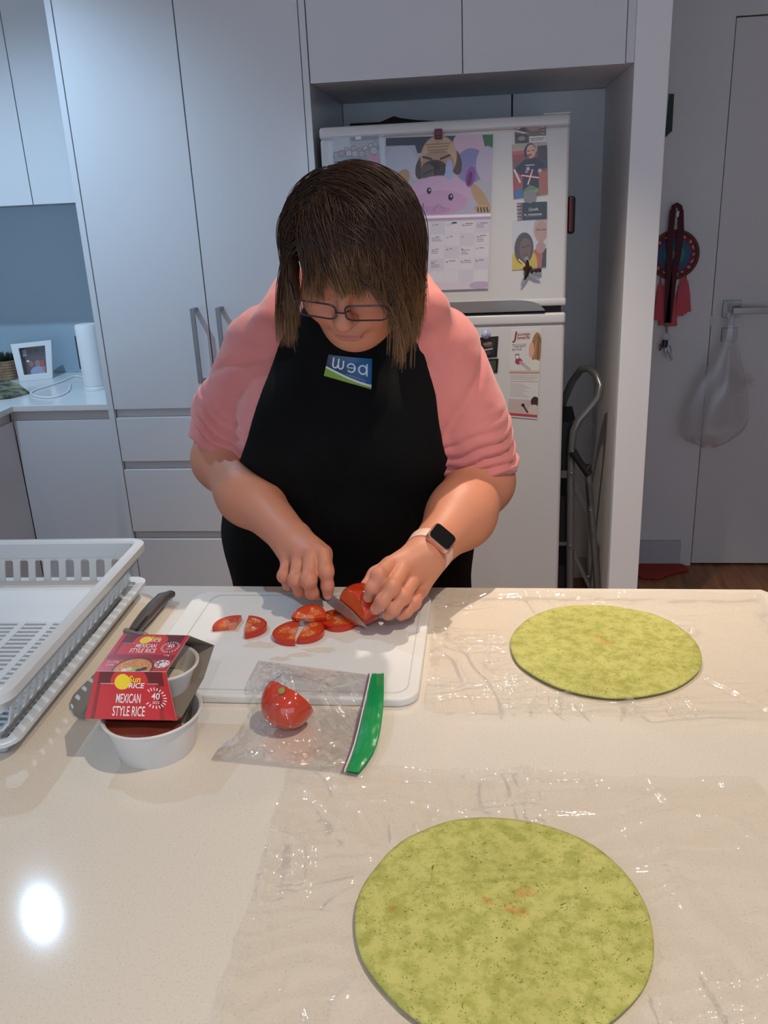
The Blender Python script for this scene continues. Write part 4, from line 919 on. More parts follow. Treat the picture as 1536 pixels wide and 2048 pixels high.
# ------------------------------------------------------------------ tortillas
def tortilla_mat():
    m = pm('spinach_tortilla', rgb(190, 190, 100), .75, attr='tint', bump=(90, .35)); nt = m.node_tree; b = nt.nodes['Principled BSDF']; tc = nt.nodes.new('ShaderNodeTexCoord')
    src = b.inputs['Base Color'].links[0].from_socket
    n1 = nt.nodes.new('ShaderNodeTexNoise'); n1.inputs['Scale'].default_value = 55; n1.inputs['Detail'].default_value = 7; n1.inputs['Roughness'].default_value = .72; nt.links.new(tc.outputs['Object'], n1.inputs['Vector'])
    r1 = nt.nodes.new('ShaderNodeValToRGB'); e = r1.color_ramp.elements; e[0].position = .40; e[0].color = (*rgb(170, 171, 84), 1); e[1].position = .56; e[1].color = (*rgb(201, 197, 114), 1); nt.links.new(n1.outputs['Fac'], r1.inputs[0])
    mul = nt.nodes.new('ShaderNodeMix'); mul.data_type = 'RGBA'; mul.blend_type = 'MULTIPLY'; mul.inputs[0].default_value = 1; nt.links.new(src, mul.inputs[6]); nt.links.new(r1.outputs[0], mul.inputs[7])
    last = mul.outputs[2]
    for sc, th, colr, warp in ((170, .12, rgb(108, 104, 44), .006), (85, .10, rgb(128, 128, 56), .014), (330, .17, rgb(134, 130, 60), .003)):
        nn = nt.nodes.new('ShaderNodeTexNoise'); nn.inputs['Scale'].default_value = 60; nt.links.new(tc.outputs['Object'], nn.inputs['Vector'])
        vm = nt.nodes.new('ShaderNodeVectorMath'); vm.operation = 'MULTIPLY_ADD'; vm.inputs[1].default_value = (warp*4,)*3; nt.links.new(nn.outputs['Color'], vm.inputs[0]); nt.links.new(tc.outputs['Object'], vm.inputs[2])
        vo = nt.nodes.new('ShaderNodeTexVoronoi'); vo.inputs['Scale'].default_value = sc; nt.links.new(vm.outputs[0], vo.inputs['Vector'])
        rr = nt.nodes.new('ShaderNodeValToRGB'); rr.color_ramp.elements[0].position = th*.8; rr.color_ramp.elements[0].color = (1, 1, 1, 1); rr.color_ramp.elements[1].position = th*1.5; rr.color_ramp.elements[1].color = (0, 0, 0, 1)
        nt.links.new(vo.outputs['Distance'], rr.inputs[0])
        n2 = nt.nodes.new('ShaderNodeTexNoise'); n2.inputs['Scale'].default_value = 90; nt.links.new(tc.outputs['Object'], n2.inputs['Vector'])
        r2 = nt.nodes.new('ShaderNodeValToRGB'); r2.color_ramp.elements[0].position = .38; r2.color_ramp.elements[1].position = .54; nt.links.new(n2.outputs['Fac'], r2.inputs[0])
        mm = nt.nodes.new('ShaderNodeMath'); mm.operation = 'MULTIPLY'; nt.links.new(rr.outputs[0], mm.inputs[0]); nt.links.new(r2.outputs[0], mm.inputs[1])
        mx = nt.nodes.new('ShaderNodeMix'); mx.data_type = 'RGBA'; nt.links.new(mm.outputs[0], mx.inputs[0]); nt.links.new(last, mx.inputs[6]); mx.inputs[7].default_value = (*colr, 1); last = mx.outputs[2]
    nt.links.new(last, b.inputs['Base Color']); return m
M_tort = tortilla_mat()
def tortilla(c, r, label, seed, spots, creases=()):
    NR, NA = 70, 160; P = []; Cc = []
    rs = np.random.RandomState(seed)
    j, k = np.meshgrid(np.arange(NR+1), np.arange(NA), indexing='ij'); a = 2*PI*k/NA
    edge = r*(1+.008*np.sin(2*a+seed)+.006*np.sin(5*a+2*seed)+.003*np.sin(11*a))
    x = edge*j/NR*np.cos(a); y = edge*j/NR*np.sin(a)
    z = .0032+.0016*vnoise(x*30, y*30, seed)+.0008*vnoise(x*110, y*110, seed+1)-.0022*smooth01(.96, 1.0, j/NR)
    tint = np.ones(x.shape+(3,))
    bl = vnoise(x*22, y*22, seed+3); tint *= (1-.07*smooth01(.5, .8, bl))[..., None]
    tint[..., 2] *= 1-.06*bl
    for sx, sy, sr, ang in spots:
        dx, dy = x-sx, y-sy; ca, sa = math.cos(ang), math.sin(ang); d = np.hypot((ca*dx+sa*dy)/sr, (-sa*dx+ca*dy)/(sr*.5)); w = (1-smooth01(.5, 1.1, d+.5*(vnoise(x*200, y*200, seed)-.5)))[..., None]
        tint = tint*(1-w)+w*np.array([1.05, .72, .62])
    for x0, y0, x1, y1 in creases:
        dx, dy = x1-x0, y1-y0; t = np.clip(((x-x0)*dx+(y-y0)*dy)/(dx*dx+dy*dy), 0, 1); d = np.hypot(x-x0-t*dx, y-y0-t*dy)
        z -= .0012*np.exp(-(d/.0012)**2); tint *= (1-.14*np.exp(-(d/.0012)**2))[..., None]
    top = np.stack([x+c[0], y+c[1], z+c[2]], -1).reshape(-1, 3); bot = np.stack([x*.998+c[0], y*.998+c[1], np.full(x.shape, c[2]+.0004)], -1).reshape(-1, 3)
    idx = np.arange((NR+1)*NA).reshape(NR+1, NA); nx = np.roll(idx, -1, 1); N0 = (NR+1)*NA
    F = np.stack([idx[:-1], idx[1:], nx[1:], nx[:-1]], 2).reshape(-1, 4); Fb = F[:, ::-1]+N0
    S_ = np.stack([idx[-1], idx[-1]+N0, nx[-1]+N0, nx[-1]], 1)
    o = raw_mesh('tortilla', np.vstack([top, bot]), np.vstack([F, Fb, S_]), M_tort, None, cols=np.vstack([tint.reshape(-1, 3)]*2)); tag(o, label, 'tortilla', 'green tortillas on cling wrap')
TZ = .9035
T1c, T1r = (.0112, .594), .1275; T2c, T2r = (.160, 1.079), .1285
tortilla((*T1c, TZ), T1r, 'large green spinach tortilla nearest the camera on crinkled cling wrap', 2, [(.020, .024, .013, .2), (-.012, .012, .008, -.5), (.012, .004, .014, -.3), (-.095, -.002, .007, 0)], [(-.055, .03, .03, .045)])
tortilla((*T2c, TZ), T2r, 'green spinach tortilla farther back on cling wrap beside the board', 5, [(-.004, .022, .010, 0), (.004, .006, .014, .1), (-.012, .026, .006, 0)], [(.030, .055, .046, .082), (.042, -.03, .062, .012)])

# ------------------------------------------------------------------ cling wrap sheets
M_cling = film('cling_wrap', (0.995, 0.99, 0.985), rough=.06, base=.035, edge=.36, bump=(36, .45))
def cling(x0, x1, y0, y1, tort, label, seed, skew=(0, 0, 0, 0), nx=190, ny=150):
    u, v = np.meshgrid(np.linspace(0, 1, nx), np.linspace(0, 1, ny))
    x = x0+(x1-x0)*u+(skew[0]*(1-v)*(1-u)+skew[1]*(1-v)*u+skew[2]*v*(1-u)+skew[3]*v*u); y = y0+(y1-y0)*v
    edge = np.minimum(np.minimum(u, 1-u)*(x1-x0), np.minimum(v, 1-v)*(y1-y0))
    x = x+.006*(vnoise(y*40, x*4, seed)-.5)*(1-smooth01(0, .03, edge)); y = y+.010*(vnoise(x*28, y*5, seed+1)-.5)*(1-smooth01(0, .03, edge))
    d = np.hypot(x-tort[0], y-tort[1])/tort[2]; th = np.arctan2(y-tort[1], x-tort[0])
    wx, wy = x+.02*vnoise(x*18, y*18, seed+5), y+.02*vnoise(x*18, y*18, seed+6)
    gate = smooth01(.42, .75, vnoise(x*7, y*7, seed+12))
    fine = (ridge(wx*62+wy*16, wy*9-wx*4, seed)**6*.0052+ridge(wx*12-wy*52, wy*8+wx*7, seed+2)**7*.0048)*(.25+gate)
    big = ridge(wx*8+wy*5, wy*5-wx*3, seed+3)**9*.005+ridge(th*3.2+d*.6, d*1.0, seed+4)**9*.005
    tiny = vnoise(x*60, y*60, seed+8)*.0009
    out = smooth01(.99, 1.12, d); lip = (1-smooth01(0, .018, edge))
    z = TOP+.0008+out*(fine+big+tiny)+lip*out*(.003+.004*vnoise(x*30, y*30, seed+9))+(1-out)*(.0006*vnoise(x*60, y*60, seed))
    o = raw_mesh('cling_wrap', np.stack([x, y, z], -1).reshape(-1, 3), grid_faces(nx, ny), M_cling); tag(o, label, 'cling wrap', 'cling wrap sheets on the bench')
cling(-.205, .345, .385, .795, (*T1c, T1r), 'crinkled clear cling wrap sheet under the nearest tortilla', 3, skew=(-.01, .0, -.015, -.06))
cling(-.078, .415, .905, 1.248, (*T2c, T2r), 'crinkled clear cling wrap sheet under the farther tortilla beside the board', 11, skew=(-.0, -.03, 0.0, .0))

# ------------------------------------------------------------------ zip bag
M_zbag = film('zip_bag_film', (0.985, 0.98, 0.975), rough=.06, base=.02, edge=.22, bump=(40, .25)); M_zip = pm('green_zip_plastic', rgb(24, 150, 82), .25, coat=.4); M_zline = pm('purple_zip_line', rgb(128, 84, 110), .4)
zb = thing('zip_bag', 'clear zip bag with green seal lying half on the cutting board', 'bag', on(590, 1440, .9))
def groundz(y): return .9008+.0122*smooth01(.912, .928, y)
def bag_layer(name, dz, bulge, seed, nx=120, ny=110):
    u, v = np.meshgrid(np.linspace(0, 1, nx), np.linspace(0, 1, ny))
    c = [on(517, 1322, .913), on(746, 1352, .913), on(695, 1546, .903), on(421, 1519, .903)]
    P = (c[0][None, None]*(1-u)[..., None]+c[1][None, None]*u[..., None])*(1-v)[..., None]+(c[3][None, None]*(1-u)[..., None]+c[2][None, None]*u[..., None])*v[..., None]
    x, y = P[..., 0], P[..., 1]
    x = x+.030*(1-u)**3*np.exp(-((v-.62)/.16)**2)                      # notch in the folded left side
    fade = smooth01(0, .12, np.minimum(np.minimum(u, 1-u), np.minimum(v, 1-v)))
    d = np.hypot((x-tb[0])/.047, (y-tb[1]-.004)/.047); dome = np.where(d < 1.45, np.cos(np.clip(d/1.45, 0, 1)*PI/2)**1.1, 0)
    wr = ridge(x*60+y*25, y*40-x*30, seed)**5*.004+ridge(x*25-y*80, y*30+x*50, seed+1)**5*.004+vnoise(x*120, y*120, seed+2)*.0012
    z = groundz(y)+dz+bulge*dome+fade*(wr+.004*np.sin(PI*u)*np.sin(PI*v))*(1 if dz > .0005 else .15)
    return raw_mesh(name, np.stack([x, y, z], -1).reshape(-1, 3), grid_faces(nx, ny), M_zbag, zb)
bag_layer('front_film', .0014, .0545, 4); bag_layer('back_film', 0.0002, 0, 8)
za = [on(744, 1350, .9145), on(729, 1420, .9105), on(712, 1490, .905), on(692, 1545, .904)]; zc = [on(768, 1350, .9145), on(766, 1420, .914), on(752, 1495, .908), on(716, 1549, .904)]
def spl(q, n):
    out = []
    for i in range(len(q)-1):
        for t in np.linspace(0, 1, n, endpoint=False):
            p0, p1, p2, p3 = q[max(i-1, 0)], q[i], q[i+1], q[min(i+2, len(q)-1)]
            out.append(.5*((2*p1)+(-p0+p2)*t+(2*p0-5*p1+4*p2-p3)*t*t+(-p0+3*p1-3*p2+p3)*t**3))
    return np.array(out+[q[-1]])
A_, B_ = spl(za, 14), spl(zc, 14); M_ = len(A_); NS = 21; vs = []; fs = []
for i in range(M_):
    for k in range(NS):
        t = k/(NS-1); p = A_[i]*(1-t)+B_[i]*t
        vs.append(p+V(0, 0, .0010+.0011*(k % 2)+.003*math.sin(PI*t)*math.sin(PI*i/M_)+.0015*vnoise(i*.5, k*.3, 3)))
raw_mesh('green_seal', np.array(vs), grid_faces(NS, M_), M_zip, zb)
o = raw_mesh('green_seal', np.array(vs)-V(0, 0, .0013), grid_faces(NS, M_)[:, ::-1], M_zip, zb)
b = MB(); b.tube([p+V(-.004, 0, .0018) for p in A_], .0009, 6); b.build('zip_line', M_zline, zb, smooth=True)
b = MB(); b.tube([p+V(-.0015, 0, .0022) for p in A_], .0008, 6); b.build('zip_track', M_nib, zb, smooth=True)

# ------------------------------------------------------------------ rice bowls and printed sleeve
M_cup = pm('cream_paper_bowl', rgb(224, 216, 204), .5); M_cupw = pm('white_paper_bowl', rgb(216, 214, 212), .45); M_sleeve = pm('printed_card', (1, 1, 1), .28, attr='print', coat=.3); M_card = pm('grey_brown_card_inside', rgb(132, 122, 112), .75)
M_redc = pm('red_card', rgb(190, 32, 38), .35, coat=.2); M_yel = pm('yellow_ink', rgb(244, 214, 32), .45); M_wht = pm('white_print', rgb(240, 236, 234), .45); M_red_disc = pm('dark_red_mottle', rgb(112, 44, 36), .3, coat=.4, vary=(30, rgb(132, 66, 52)))
def bowl(label, c, r0, r1, h, tilt, lid=False):
    ax = unit(tilt); t = thing('rice_bowl', label, 'bowl', c, None)
    b = MB(); b.lathe([(.001, .002), (r0-.003, .002), (r0-.002, 0), (r0, .0), (r0+.001, .004), (r1-.001, h-.003), (r1+.0026, h-.002), (r1+.003, h), (r1+.0012, h+.0012), (r1-.0012, h-.0005)], c, 56, axis=ax, cap=False); b.build('outer_wall', M_cupw, t, smooth=True)
    b = MB(); b.lathe([(r1-.0012, h-.0005), (r1-.003, h-.006), (r0-.001, .006), (.001, .005)], c, 56, axis=ax, cap=False); b.build('inner_wall', M_cup, t, smooth=True)
    return t
lb_ = bowl('white paper rice bowl standing open on the bench under the red sleeve', V(-.390, .830, TOP), .0445, .0555, .050, (0, 0, 1))
b = MB(); q = []
NL = 30
vs = [V(-.390, .830, .9445)]+[V(-.390+.0535*math.cos(a), .830+.0535*math.sin(a), .9462+.0012*math.sin(3*a)) for a in np.linspace(math.radians(150), math.radians(335), NL)]
b.add(vs, [(0, i, i+1) for i in range(1, NL)]); b.add([v-V(0, 0, .0006) for v in vs], [(0, i+1, i) for i in range(1, NL)]); b.build('red_part_disc', M_red_disc, lb_)  # dark red part disc just below the bowl rim
bowl('cream paper rice bowl tucked inside the red cardboard sleeve', V(-.394, .876, .9545), .033, .0435, .034, (.06, .0, 1))
sv = thing('rice_sleeve', 'red cardboard sleeve printed Mexican Style Rice resting on the bowls', 'packaging', (-.40, .86, .952))
A0, A1_ = V(-.457, .799, .957), V(-.3485, .800, .957)
B0, B1 = V(-.4510, .831, 1.000), V(-.3668, .8325, 1.000)
C0, C1 = V(-.4470, .906, 1.0085), V(-.3610, .904, 1.0085)
D0, D1 = V(-.4580, .940, .977), V(-.3440, .938, .977)
E0, E1 = V(-.4560, .895, .9535), V(-.3480, .897, .9535)
G0, G1 = V(-.4560, .812, .9535), V(-.3470, .812, .9535)
def panel(name, tl, tr, br, bl, mi, t=.0006):
    b = MB(); n = unit(np.cross(np.array(bl)-tl, np.array(tr)-tl)); b.hexa([tl, tr, br, bl], [p-n*t for p in (tl, tr, br, bl)]); return b.build(name, mi, sv)
panel('back_panel', C1, C0, D0, D1, M_card); panel('lower_back_panel', D1, D0, E0, E1, M_card); panel('bottom_panel', E1, E0, G0, G1, M_card); panel('lower_front_panel', A0, A1_, G1, G0, M_redc)
# front panel print; u,v measured on the panel
RED, DRED, MAR = (196, 30, 36), (146, 20, 28), (104, 16, 24)
def base_print(w, h, top):
    c = Canvas(w, h, RED); c.rect(.06, 0, .94, .30, MAR); c.ell(.48, .20, .25, .34 if not top else .25, (206, 48, 44)); c.rect(.06, .26, .105, 1, DRED); c.rect(.83, .26, .875, 1, DRED); c.rect(.105, .28, .83, 1, (202, 32, 38))
    c.rect(.10, .255, .28, .268, (236, 200, 200)); c.rect(.72, .255, .86, .268, (236, 200, 200)); return c
cv = base_print(150, 80, False); cv.ell(.39, .215, .105, .165, (246, 214, 30)); cv.poly([(.72, .6), (1, 1), (.62, 1)], (208, 60, 60), .35)
fp = print_sheet('front_panel', [B0, B1, A1_, A0], cv, M_sleeve, sv)
cv = base_print(150, 120, True); cv.rect(0, .60, 1, 1, RED); cv.rect(.02, .56, .98, .70, DRED); cv.ell(.40, .16, .085, .10, (246, 214, 30)); cv.ell(.5, .94, .29, .30, (92, 26, 22))
cv.ell(.5, .94, .26, .27, (206, 130, 52)); random.seed(4)
for k in range(160):
    a, rr = random.uniform(0, 2*PI), random.random()**.5; cv.line(.5+.25*rr*math.cos(a), .94+.26*rr*math.sin(a), .515+.25*rr*math.cos(a), .955+.26*rr*math.sin(a), .006, random.choice([(226, 160, 76), (186, 100, 36), (214, 140, 60), (232, 190, 110)]))
for x, y, c in ((.40, .97, (226, 214, 200)), (.55, .92, (150, 170, 60)), (.60, .97, (70, 26, 34)), (.66, .93, (60, 24, 30)), (.50, .985, (160, 176, 70)), (.45, .94, (210, 200, 180))): cv.ell(x, y, .045, .045, c)
cv.ell(.87, .80, .105, .105, (226, 214, 212)); cv.ell(.87, .80, .09, .09, (120, 90, 92)); cv.ell(.89, .81, .055, .055, (230, 224, 222))
for k in range(7): a = 2*PI*k/7; cv.ell(.87+.075*math.cos(a), .80+.075*math.sin(a), .018, .018, (236, 230, 228))
tpn = print_sheet('top_panel', [C0, C1, B1, B0], cv, M_sleeve, sv)
def on_panel(q, u, v):
    n = unit(np.cross(q[3]-q[0], q[1]-q[0])); return (q[0]*(1-u)+q[1]*u)*(1-v)+(q[3]*(1-u)+q[2]*u)*v+n*.0009
def panel_text(q, par, s, u, v, wu, hv, mat, bold=0., shear=0.):
    xd = (q[1]-q[0])*(1-v)+(q[2]-q[3])*v; yd = (q[0]-q[3])*(1-u)+(q[1]-q[2])*u; w = np.linalg.norm(xd); h = np.linalg.norm(yd)
    return text_mesh('lettering', s, on_panel(q, u, v), xd, yd, hv*h, mat, par, width=wu*w, bold=bold, shear=shear, lift=0)
qf = [B0, B1, A1_, A0]; qt = [C0, C1, B1, B0]
for q, par, k, dv in ((qf, fp, 1.0, 0), (qt, tpn, .62, 0)):
    if par is fp:
        panel_text(q, par, 'Sun', .55, .225, .16, .135, M_yel, .02, .12); panel_text(q, par, 'RICE', .575, .345, .20, .105, M_wht, .02, .12)
        panel_text(q, par, 'MEXICAN', .47, .655, .29, .19, M_wht, .01); panel_text(q, par, 'STYLE RICE', .475, .925, .36, .20, M_wht, .01)
        panel_text(q, par, '40', .80, .575, .10, .13, M_wht, .01); panel_text(q, par, 'SECS', .80, .665, .08, .05, M_wht); c0, rr0, rr1 = (.80, .55), .10, .14
    else:
        panel_text(q, par, 'Sun', .53, .135, .15, .075, M_yel, .02, .12); panel_text(q, par, 'RICE', .545, .205, .18, .070, M_wht, .02, .12)
        panel_text(q, par, 'MEXICAN', .47, .375, .30, .10, M_wht, .01); panel_text(q, par, 'STYLE RICE', .47, .51, .38, .11, M_wht, .01)
        panel_text(q, par, '40', .83, .36, .10, .08, M_wht, .01); panel_text(q, par, 'SECS', .83, .415, .08, .03, M_wht); c0, rr0, rr1 = (.83, .35), .10, .135
        panel_text(q, par, '2 x 125g', .16, .79, .17, .05, M_wht); panel_text(q, par, 'CUPS', .14, .87, .11, .05, M_wht)
        panel_text(q, par, '125g', .86, .59, .08, .04, M_wht)
    W, H = np.linalg.norm(q[1]-q[0]), np.linalg.norm(q[3]-q[0]); b = MB()
    for k2_ in range(20):
        a = 2*PI*k2_/20
        if par is fp and 2.6 < a < 4.0: continue
        pts = []
        for rr_, da in ((rr0, -.05), (rr1, -.05), (rr1, .05), (rr0, .05)): pts.append(on_panel(q, c0[0]+rr_*math.cos(a+da), c0[1]+rr_*W/H*math.sin(a+da)))
        b.add(pts, [(0, 1, 2, 3)])
    b.build('burst_mark', M_wht, par)
# ------------------------------------------------------------------ distance-field modelling for the person
class Field:
    def __init__(s, lo, hi, h):
        s.lo = np.array(lo, float); s.h = h; s.n = np.ceil((np.array(hi)-s.lo)/h).astype(int)+1
        s.d = np.full(tuple(s.n), .06, np.float32); s.ax = [s.lo[i]+h*np.arange(s.n[i]) for i in range(3)]
    def sub(s, lo, hi):
        a = np.clip(np.floor((np.asarray(lo)-s.lo)/s.h).astype(int), 0, s.n); b = np.clip(np.ceil((np.asarray(hi)-s.lo)/s.h).astype(int)+1, 0, s.n)
        if np.any(b <= a): return None
        sl = tuple(slice(a[i], b[i]) for i in range(3))
        return sl, s.ax[0][sl[0]][:, None, None], s.ax[1][sl[1]][None, :, None], s.ax[2][sl[2]][None, None, :]
    def mix(s, sl, v, k, op):
        a = s.d[sl]
        if op == 'u':
            h = np.maximum(k-np.abs(a-v), 0)/max(k, 1e-6); s.d[sl] = np.minimum(a, v)-h*h*k*.25
        elif op == 's':
            v = -v; h = np.maximum(k-np.abs(a-v), 0)/max(k, 1e-6); s.d[sl] = np.maximum(a, v)+h*h*k*.25
    def cone(s, a, b, ra, rb, k=.01, op='u'):
        a, b = np.asarray(a, float), np.asarray(b, float); m = max(ra, rb)+k+.012
        q = s.sub(np.minimum(a, b)-m, np.maximum(a, b)+m)
        if q is None: return s
        sl, x, y, z = q; ba = b-a; L = max(ba@ba, 1e-12)
        t = np.clip(((x-a[0])*ba[0]+(y-a[1])*ba[1]+(z-a[2])*ba[2])/L, 0, 1)
        v = np.sqrt((x-a[0]-t*ba[0])**2+(y-a[1]-t*ba[1])**2+(z-a[2]-t*ba[2])**2)-(ra+t*(rb-ra)); s.mix(sl, v, k, op); return s
    def chain(s, pts, rad, k=.006):
        for i in range(len(pts)-1): s.cone(pts[i], pts[i+1], rad[i], rad[i+1], k)
        return s
    def ell(s, c, r, k=.01, op='u', M=None):
        c = np.asarray(c, float); r = np.asarray(r if hasattr(r, '__len__') else (r, r, r), float); R_ = np.eye(3) if M is None else np.asarray(M)
        ext = np.sqrt(((R_*r[None, :])**2).sum(1))+k+.012; q = s.sub(c-ext, c+ext)
        if q is None: return s
        sl, x, y, z = q; dx, dy, dz = x-c[0], y-c[1], z-c[2]
        l = [R_[0, i]*dx+R_[1, i]*dy+R_[2, i]*dz for i in range(3)]
        k0 = np.sqrt(sum((l[i]/r[i])**2 for i in range(3))); k1 = np.sqrt(sum((l[i]/r[i]**2)**2 for i in range(3)))+1e-9
        s.mix(sl, k0*(k0-1)/k1, k, op); return s
    def cut(s, p, n):
        """keep the side where (x-p).n < 0"""
        x, y, z = s.ax[0][:, None, None], s.ax[1][None, :, None], s.ax[2][None, None, :]
        s.d = np.maximum(s.d, ((x-p[0])*n[0]+(y-p[1])*n[1]+(z-p[2])*n[2]).astype(np.float32)); return s
    def join(s, o, k=.002):
        h = np.maximum(k-np.abs(s.d-o.d), 0)/k; s.d = np.minimum(s.d, o.d)-h*h*k*.25; return s
    def like(s):
        o = Field.__new__(Field); o.lo, o.h, o.n, o.ax = s.lo, s.h, s.n, s.ax; o.d = np.full(tuple(s.n), .06, np.float32); return o
    def mesh(s):
        d = s.d; d[0], d[-1], d[:, 0], d[:, -1], d[:, :, 0], d[:, :, -1] = .05, .05, .05, .05, .05, .05
        ins = d < 0; c = np.zeros(tuple(s.n-1), np.int8)
        for i in (0, 1):
            for j in (0, 1):
                for k in (0, 1): c += ins[i:s.n[0]-1+i, j:s.n[1]-1+j, k:s.n[2]-1+k]
        cell = np.argwhere((c > 0) & (c < 8)); idx = np.full(c.shape, -1, np.int64); idx[tuple(cell.T)] = np.arange(len(cell))
        pos = np.zeros((len(cell), 3)); cnt = np.zeros(len(cell))
        for ax in range(3):
            o1, o2 = [(1, 2), (0, 2), (0, 1)][ax]
            for i in (0, 1):
                for j in (0, 1):
                    off = np.zeros(3, int); off[o1] = i; off[o2] = j; e = off.copy(); e[ax] = 1
                    a = d[tuple((cell+off).T)]; b = d[tuple((cell+e).T)]; m = (a < 0) != (b < 0)
                    t = np.where(m, a/np.where(m, a-b, 1), 0); p = off[None, :].astype(float).repeat(len(cell), 0); p[:, ax] = t
                    pos += p*m[:, None]; cnt += m
        P = s.lo+(cell+pos/np.maximum(cnt, 1)[:, None])*s.h; F = []
        for ax in range(3):
            o1, o2 = [(1, 2), (2, 0), (0, 1)][ax]
            sl0 = [slice(0, None)]*3; sl1 = [slice(0, None)]*3; sl0[ax] = slice(0, -1); sl1[ax] = slice(1, None)
            m = ins[tuple(sl0)] != ins[tuple(sl1)]; e = np.argwhere(m); ok = (e[:, o1] > 0) & (e[:, o2] > 0); e = e[ok]
            flip = ins[tuple(sl0)][tuple(e.T)]; u = np.zeros(3, int); u[o1] = 1; w = np.zeros(3, int); w[o2] = 1
            q = np.stack([idx[tuple((e-u-w).T)], idx[tuple((e-w).T)], idx[tuple(e.T)], idx[tuple((e-u).T)]], 1); q[~flip] = q[~flip][:, ::-1]; F.append(q)
        F = np.vstack(F); return P, F[(F >= 0).all(1)]
def vnormals(P, F):
    n = np.cross(P[F[:, 2]]-P[F[:, 0]], P[F[:, 3]]-P[F[:, 1]]); N = np.zeros_like(P)
    for i in range(4): np.add.at(N, F[:, i], n)
    return N/np.maximum(np.linalg.norm(N, axis=1), 1e-12)[:, None]
def relax(P, F, it=1, w=.5):
    for _ in range(it):
        A = np.zeros_like(P); c = np.zeros(len(P))
        for i in range(4):
            a, b = F[:, i], F[:, (i+1) % 4]; np.add.at(A, a, P[b]); np.add.at(c, a, 1); np.add.at(A, b, P[a]); np.add.at(c, b, 1)
        P = P*(1-w)+w*A/np.maximum(c, 1)[:, None]
    return P
def keep(P, F, mask):
    F = F[mask[F].all(1)]; used = np.unique(F); m = np.full(len(P), -1); m[used] = np.arange(len(used)); return P[used], m[F], used
def n3(P, sc, seed=0): return (vnoise(P[:, 0]*sc+P[:, 2]*sc*.37, P[:, 1]*sc-P[:, 2]*sc*.51, seed)+vnoise(P[:, 2]*sc+P[:, 0]*.2*sc, P[:, 0]*sc*.8+P[:, 1]*.4*sc, seed+1)-1)

# ------------------------------------------------------------------ the person
M_skin = pm('skin', (1, 1, 1), .5, attr='tint', sss=.12, bump=(380, .10), spec=.4)
M_hood = pm('pink_fleece', rgb(222, 134, 128), .85, bump=(700, .22), sheen=.3, vary=(14, rgb(208, 121, 117)))
M_apron = pm('black_apron_cloth', rgb(8, 8, 9), .9, spec=.2, bump=(900, .15)); M_pants = pm('black_trousers', rgb(18, 18, 20), .85)
person = thing('person', 'person in a pink hoodie and black apron slicing tomato behind the bench', 'person', (-.265, 1.50, 0))

SR, ER, WR = V(-.372, 1.47, 1.262), at(447, 918, 1.455), at(583, 1078, 1.225)
SL, EL, WL = V(-.088, 1.47, 1.250), at(962, 962, 1.455), at(848, 1116, 1.195)
NB = V(-.232, 1.405, 1.335)
def torso(f, g):
    f.ell((-.268, 1.535, .90), (.238+g, .165+g, .17+g), .05).ell((-.265, 1.50, 1.03), (.212+g, .168+g, .15+g), .06).ell((-.245, 1.485, 1.17), (.188+g, .145+g, .15+g), .06)
    f.ell((-.325, 1.405, 1.135), .085+g, .07).ell((-.165, 1.405, 1.13), .085+g, .07)
    f.cone((-.375, 1.47, 1.265), (-.09, 1.47, 1.255), .062+g, .062+g, .05).cone((-.24, 1.45, 1.26), NB, .085+g, .062+g, .05); return f
def arm_r(f, g, k=.03):
    m = SR*.45+ER*.55+V(0, .004, 0); m = m+V(-.008, 0, 0); return f.cone(SR, m, .073+g, .070+g, k).cone(m, ER, .070+g, .058+g, k)
def arm_l(f, g, k=.03):
    m = SL*.45+EL*.55+V(.006, .004, 0); return f.cone(SL, m, .075+g, .070+g, k).cone(m, EL, .070+g, .060+g, k)

# --- head frame (local x = image right, f = forwards out of the face, u = up through the crown)
HS = 1.07; PHI, PSI, RHO = math.radians(40), math.radians(7), math.radians(7)
Mh = np.array(Matrix.Rotation(-PSI, 3, 'Z') @ Matrix.Rotation(PHI, 3, 'X'))
Xh, Fh, Uh = Mh@V(1, 0, 0), Mh@V(0, -1, 0), Mh@V(0, 0, 1)
Xr = Xh*math.cos(RHO)-Uh*math.sin(RHO); Uh = Uh*math.cos(RHO)+Xh*math.sin(RHO); Xh = Xr
HM = np.stack([Xh, Fh, Uh], 1)
HC = at(684, 632, 1.205)-HM@(V(0, .113, -.012)*HS)
def hp3(x, f, u): return HC+HM@(V(x, f, u)*HS)
head = Field(HC-.20, HC+.20, .0022)
def he(c, r, k=.01, op='u'): head.ell(hp3(*c), np.array(r)*HS, k*HS, op, HM)
he((0, .004, .022), (.074, .080, .074)); he((0, .028, -.035), (.064, .062, .080), .03); he((0, .018, -.068), (.060, .058, .050), .03)
he((0, .070, -.092), (.026, .022, .020), .03); he((.036, .056, -.040), (.032, .030, .034), .02); he((-.036, .056, -.040), (.032, .030, .034), .02)
he((0, .078, .024), (.050, .016, .014), .02); he((0, .035, -.102), (.045, .045, .025), .03)
for sx in (-1, 1):
    he((sx*.031, .100, .000), (.018, .012, .013), .012, 's'); he((sx*.031, .078, .000), (.0165, .0165, .0150), .004); he((sx*.031, .0905, -.004), (.0135, .0045, .0022), .003); he((sx*.031, .091, .021), (.020, .006, .004), .008)
    he((sx*.077, -.005, -.005), (.010, .020, .031), .008); he((sx*.0115, .100, -.033), (.0075, .008, .007), .006)
head.cone(hp3(0, .086, .012), hp3(0, .112, -.026), .0075*HS, .0105*HS, .010); he((0, .111, -.029), (.0115, .0105, .0105), .008)
